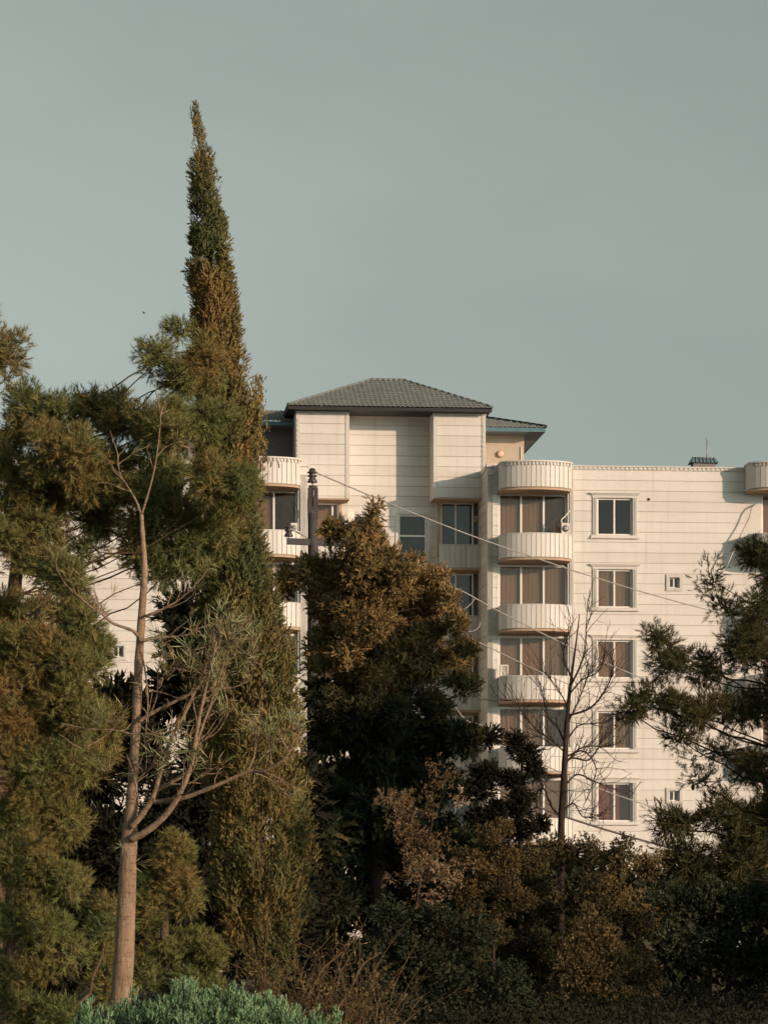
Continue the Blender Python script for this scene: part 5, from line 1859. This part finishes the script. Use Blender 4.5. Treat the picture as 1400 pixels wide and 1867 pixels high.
bk = [blob(px, 1640 + 10 * (k % 3), 75, 75, 93) for k, px in enumerate(range(820, 1560, 75))] + [blob(px, 1780, 80, 70, 93) for px in range(820, 1560, 80)]
shrub('hedge_shrub', 'long dark hedge along the foot of the white building', 'hedge', 1200, 93, bk, 'green_leaf', LEAF, 113, 26, 0.5, (0.3, 0.25), (2.0, 3.0), core=30)
D4 = 70.0
shrub('leafy_shrub', 'russet leaved bush low down in the shade right of centre', 'shrub', 1080, D4,
      [blob(1080, 1700, 60, 50, D4), blob(1120, 1750, 50, 50, D4), blob(1060, 1770, 60, 50, D4), blob(1110, 1830, 70, 50, D4), blob(1030, 1840, 60, 40, D4, 0.7)], 'hedge_leaf', LEAF_S, 104, 560, 0.20, (0.25, 0.25), (0.55, 0.95), core=120, core_s=(1.0, 1.5))
D5 = 72.0
shrub('leafy_shrub', 'glossy dark green bush in the bottom right corner', 'shrub', 1290, D5,
      [blob(1220, 1640, 50, 50, D5), blob(1290, 1640, 60, 50, D5), blob(1370, 1650, 60, 50, D5), blob(1240, 1730, 60, 60, D5), blob(1330, 1740, 80, 60, D5), blob(1400, 1760, 60, 70, D5), blob(1260, 1830, 90, 50, D5), blob(1370, 1840, 80, 50, D5), blob(1450, 1680, 60, 70, D5)], 'green_leaf', LEAF_S, 105, 400, 0.22, (0.55, 0.35), (0.55, 1.0), core=110, core_s=(1.3, 1.9))
D6 = 62.0
shrub('leafy_shrub', 'low dark bush at the bottom edge left of the russet one', 'shrub', 850, D6,
      [blob(760, 1740, 60, 60, D6), blob(710, 1680, 50, 50, D6), blob(790, 1680, 60, 45, D6), blob(860, 1700, 60, 50, D6), blob(680, 1760, 50, 60, D6), blob(690, 1840, 60, 50, D6), blob(830, 1780, 70, 60, D6), blob(920, 1800, 70, 50, D6), blob(760, 1840, 80, 40, D6), blob(850, 1850, 90, 40, D6), blob(950, 1850, 70, 40, D6)], 'green_leaf', LEAF_S, 106, 420, 0.22, (0.5, 0.3), (0.5, 0.95), core=120, core_s=(1.2, 1.8))


# ---- dry brush in front of the juniper's foot
def dry_brush():
    r_ = np.random.RandomState(90)
    D = 50.0
    base = unp(590, 1900, D); base.z = 0
    root = empty('dry_bush', base, 'tangled dry brown twigs right of the blue green bush', 'bush')
    m = MB()
    P, A, S, T = [], [], [], []
    for i in range(150):
        px = r_.uniform(470, 705)
        p = np.array(unp(px, 1890, D)) + np.array([0, r_.uniform(-0.7, 0.7), 0]) - np.array(base)
        p[2] = 0
        d = norm(np.array([r_.normal() * 0.4, r_.normal() * 0.3, 1.0]))
        hmax = 2.6 if px < 540 else 2.0
        ln = r_.uniform(0.6, hmax) * (1.0 if r_.rand() < 0.55 else 0.6)
        q = [p]
        for s in range(7):
            d = norm(d + r_.normal(size=3) * 0.18)
            q.append(q[-1] + d * ln / 7)
            if s > 1 and r_.rand() < 0.6:
                e = norm(d + r_.normal(size=3) * 0.7)
                l2 = ln * r_.uniform(0.1, 0.3)
                m.tube([tuple(q[-1]), tuple(q[-1] + e * l2 * 0.5), tuple(q[-1] + norm(e + r_.normal(size=3) * 0.3) * l2)], [0.005, 0.004, 0.002], 4, False)
            if s > 2:
                for _ in range(2):
                    P.append(q[-1] + np.array(base) + r_.normal(size=3) * 0.05); A.append(d + r_.normal(size=3) * 0.6); S.append(r_.uniform(0.3, 0.7)); T.append(r_.uniform(0, 0.6))
        m.tube([tuple(x) for x in q], list(np.linspace(0.010, 0.004, 8)), 5, False)
    tag(m.build('twigs', M['twig_dry'], root), kind='stuff')
    bs = [[(545, 1850), (590, 1838), (640, 1832), (680, 1840)], [(560, 1820), (575, 1790), (590, 1765), (625, 1735)], [(600, 1860), (640, 1800), (660, 1760), (690, 1740)]]
    for L in bs:
        pts = catmull([tuple(unp(a, b, D - 0.5) - base) for a, b in L], 6)
        MB().tube(pts, list(np.linspace(0.03, 0.012, len(pts))), 7).build('stem', M['twig_dry'], root)
    scatter('leaves', 'hedge_leaf', root, np.array(P), np.array(A), np.array(S), np.array(T), LEAF_S, r_)


dry_brush()


# ---- ground cover under the trees
def undergrowth():
    r_ = np.random.RandomState(99)
    n = 5500
    d = np.where(r_.rand(n) < 0.45, r_.uniform(56, 74, n), r_.uniform(74, 138, n))
    x = r_.uniform(-0.2, 0.2, n) * d
    d[:1500] = r_.uniform(57, 68, 1500)
    x[:1500] = r_.uniform(-0.04, 0.125, 1500) * d[:1500]
    h = (0.25 + 0.5 * r_.rand(n)) * np.clip((d - 48) / 25, 0.25, 1.6)
    P = np.stack([x, d, h * r_.rand(n)], 1)
    A = r_.normal(size=(n, 3)) * 0.6 + np.array([0, 0, 1])
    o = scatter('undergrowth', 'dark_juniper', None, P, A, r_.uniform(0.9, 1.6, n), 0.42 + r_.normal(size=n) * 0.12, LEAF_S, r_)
    tag(o, 'low dark weeds covering the ground beneath the trees', 'undergrowth', None, 'stuff')


undergrowth()
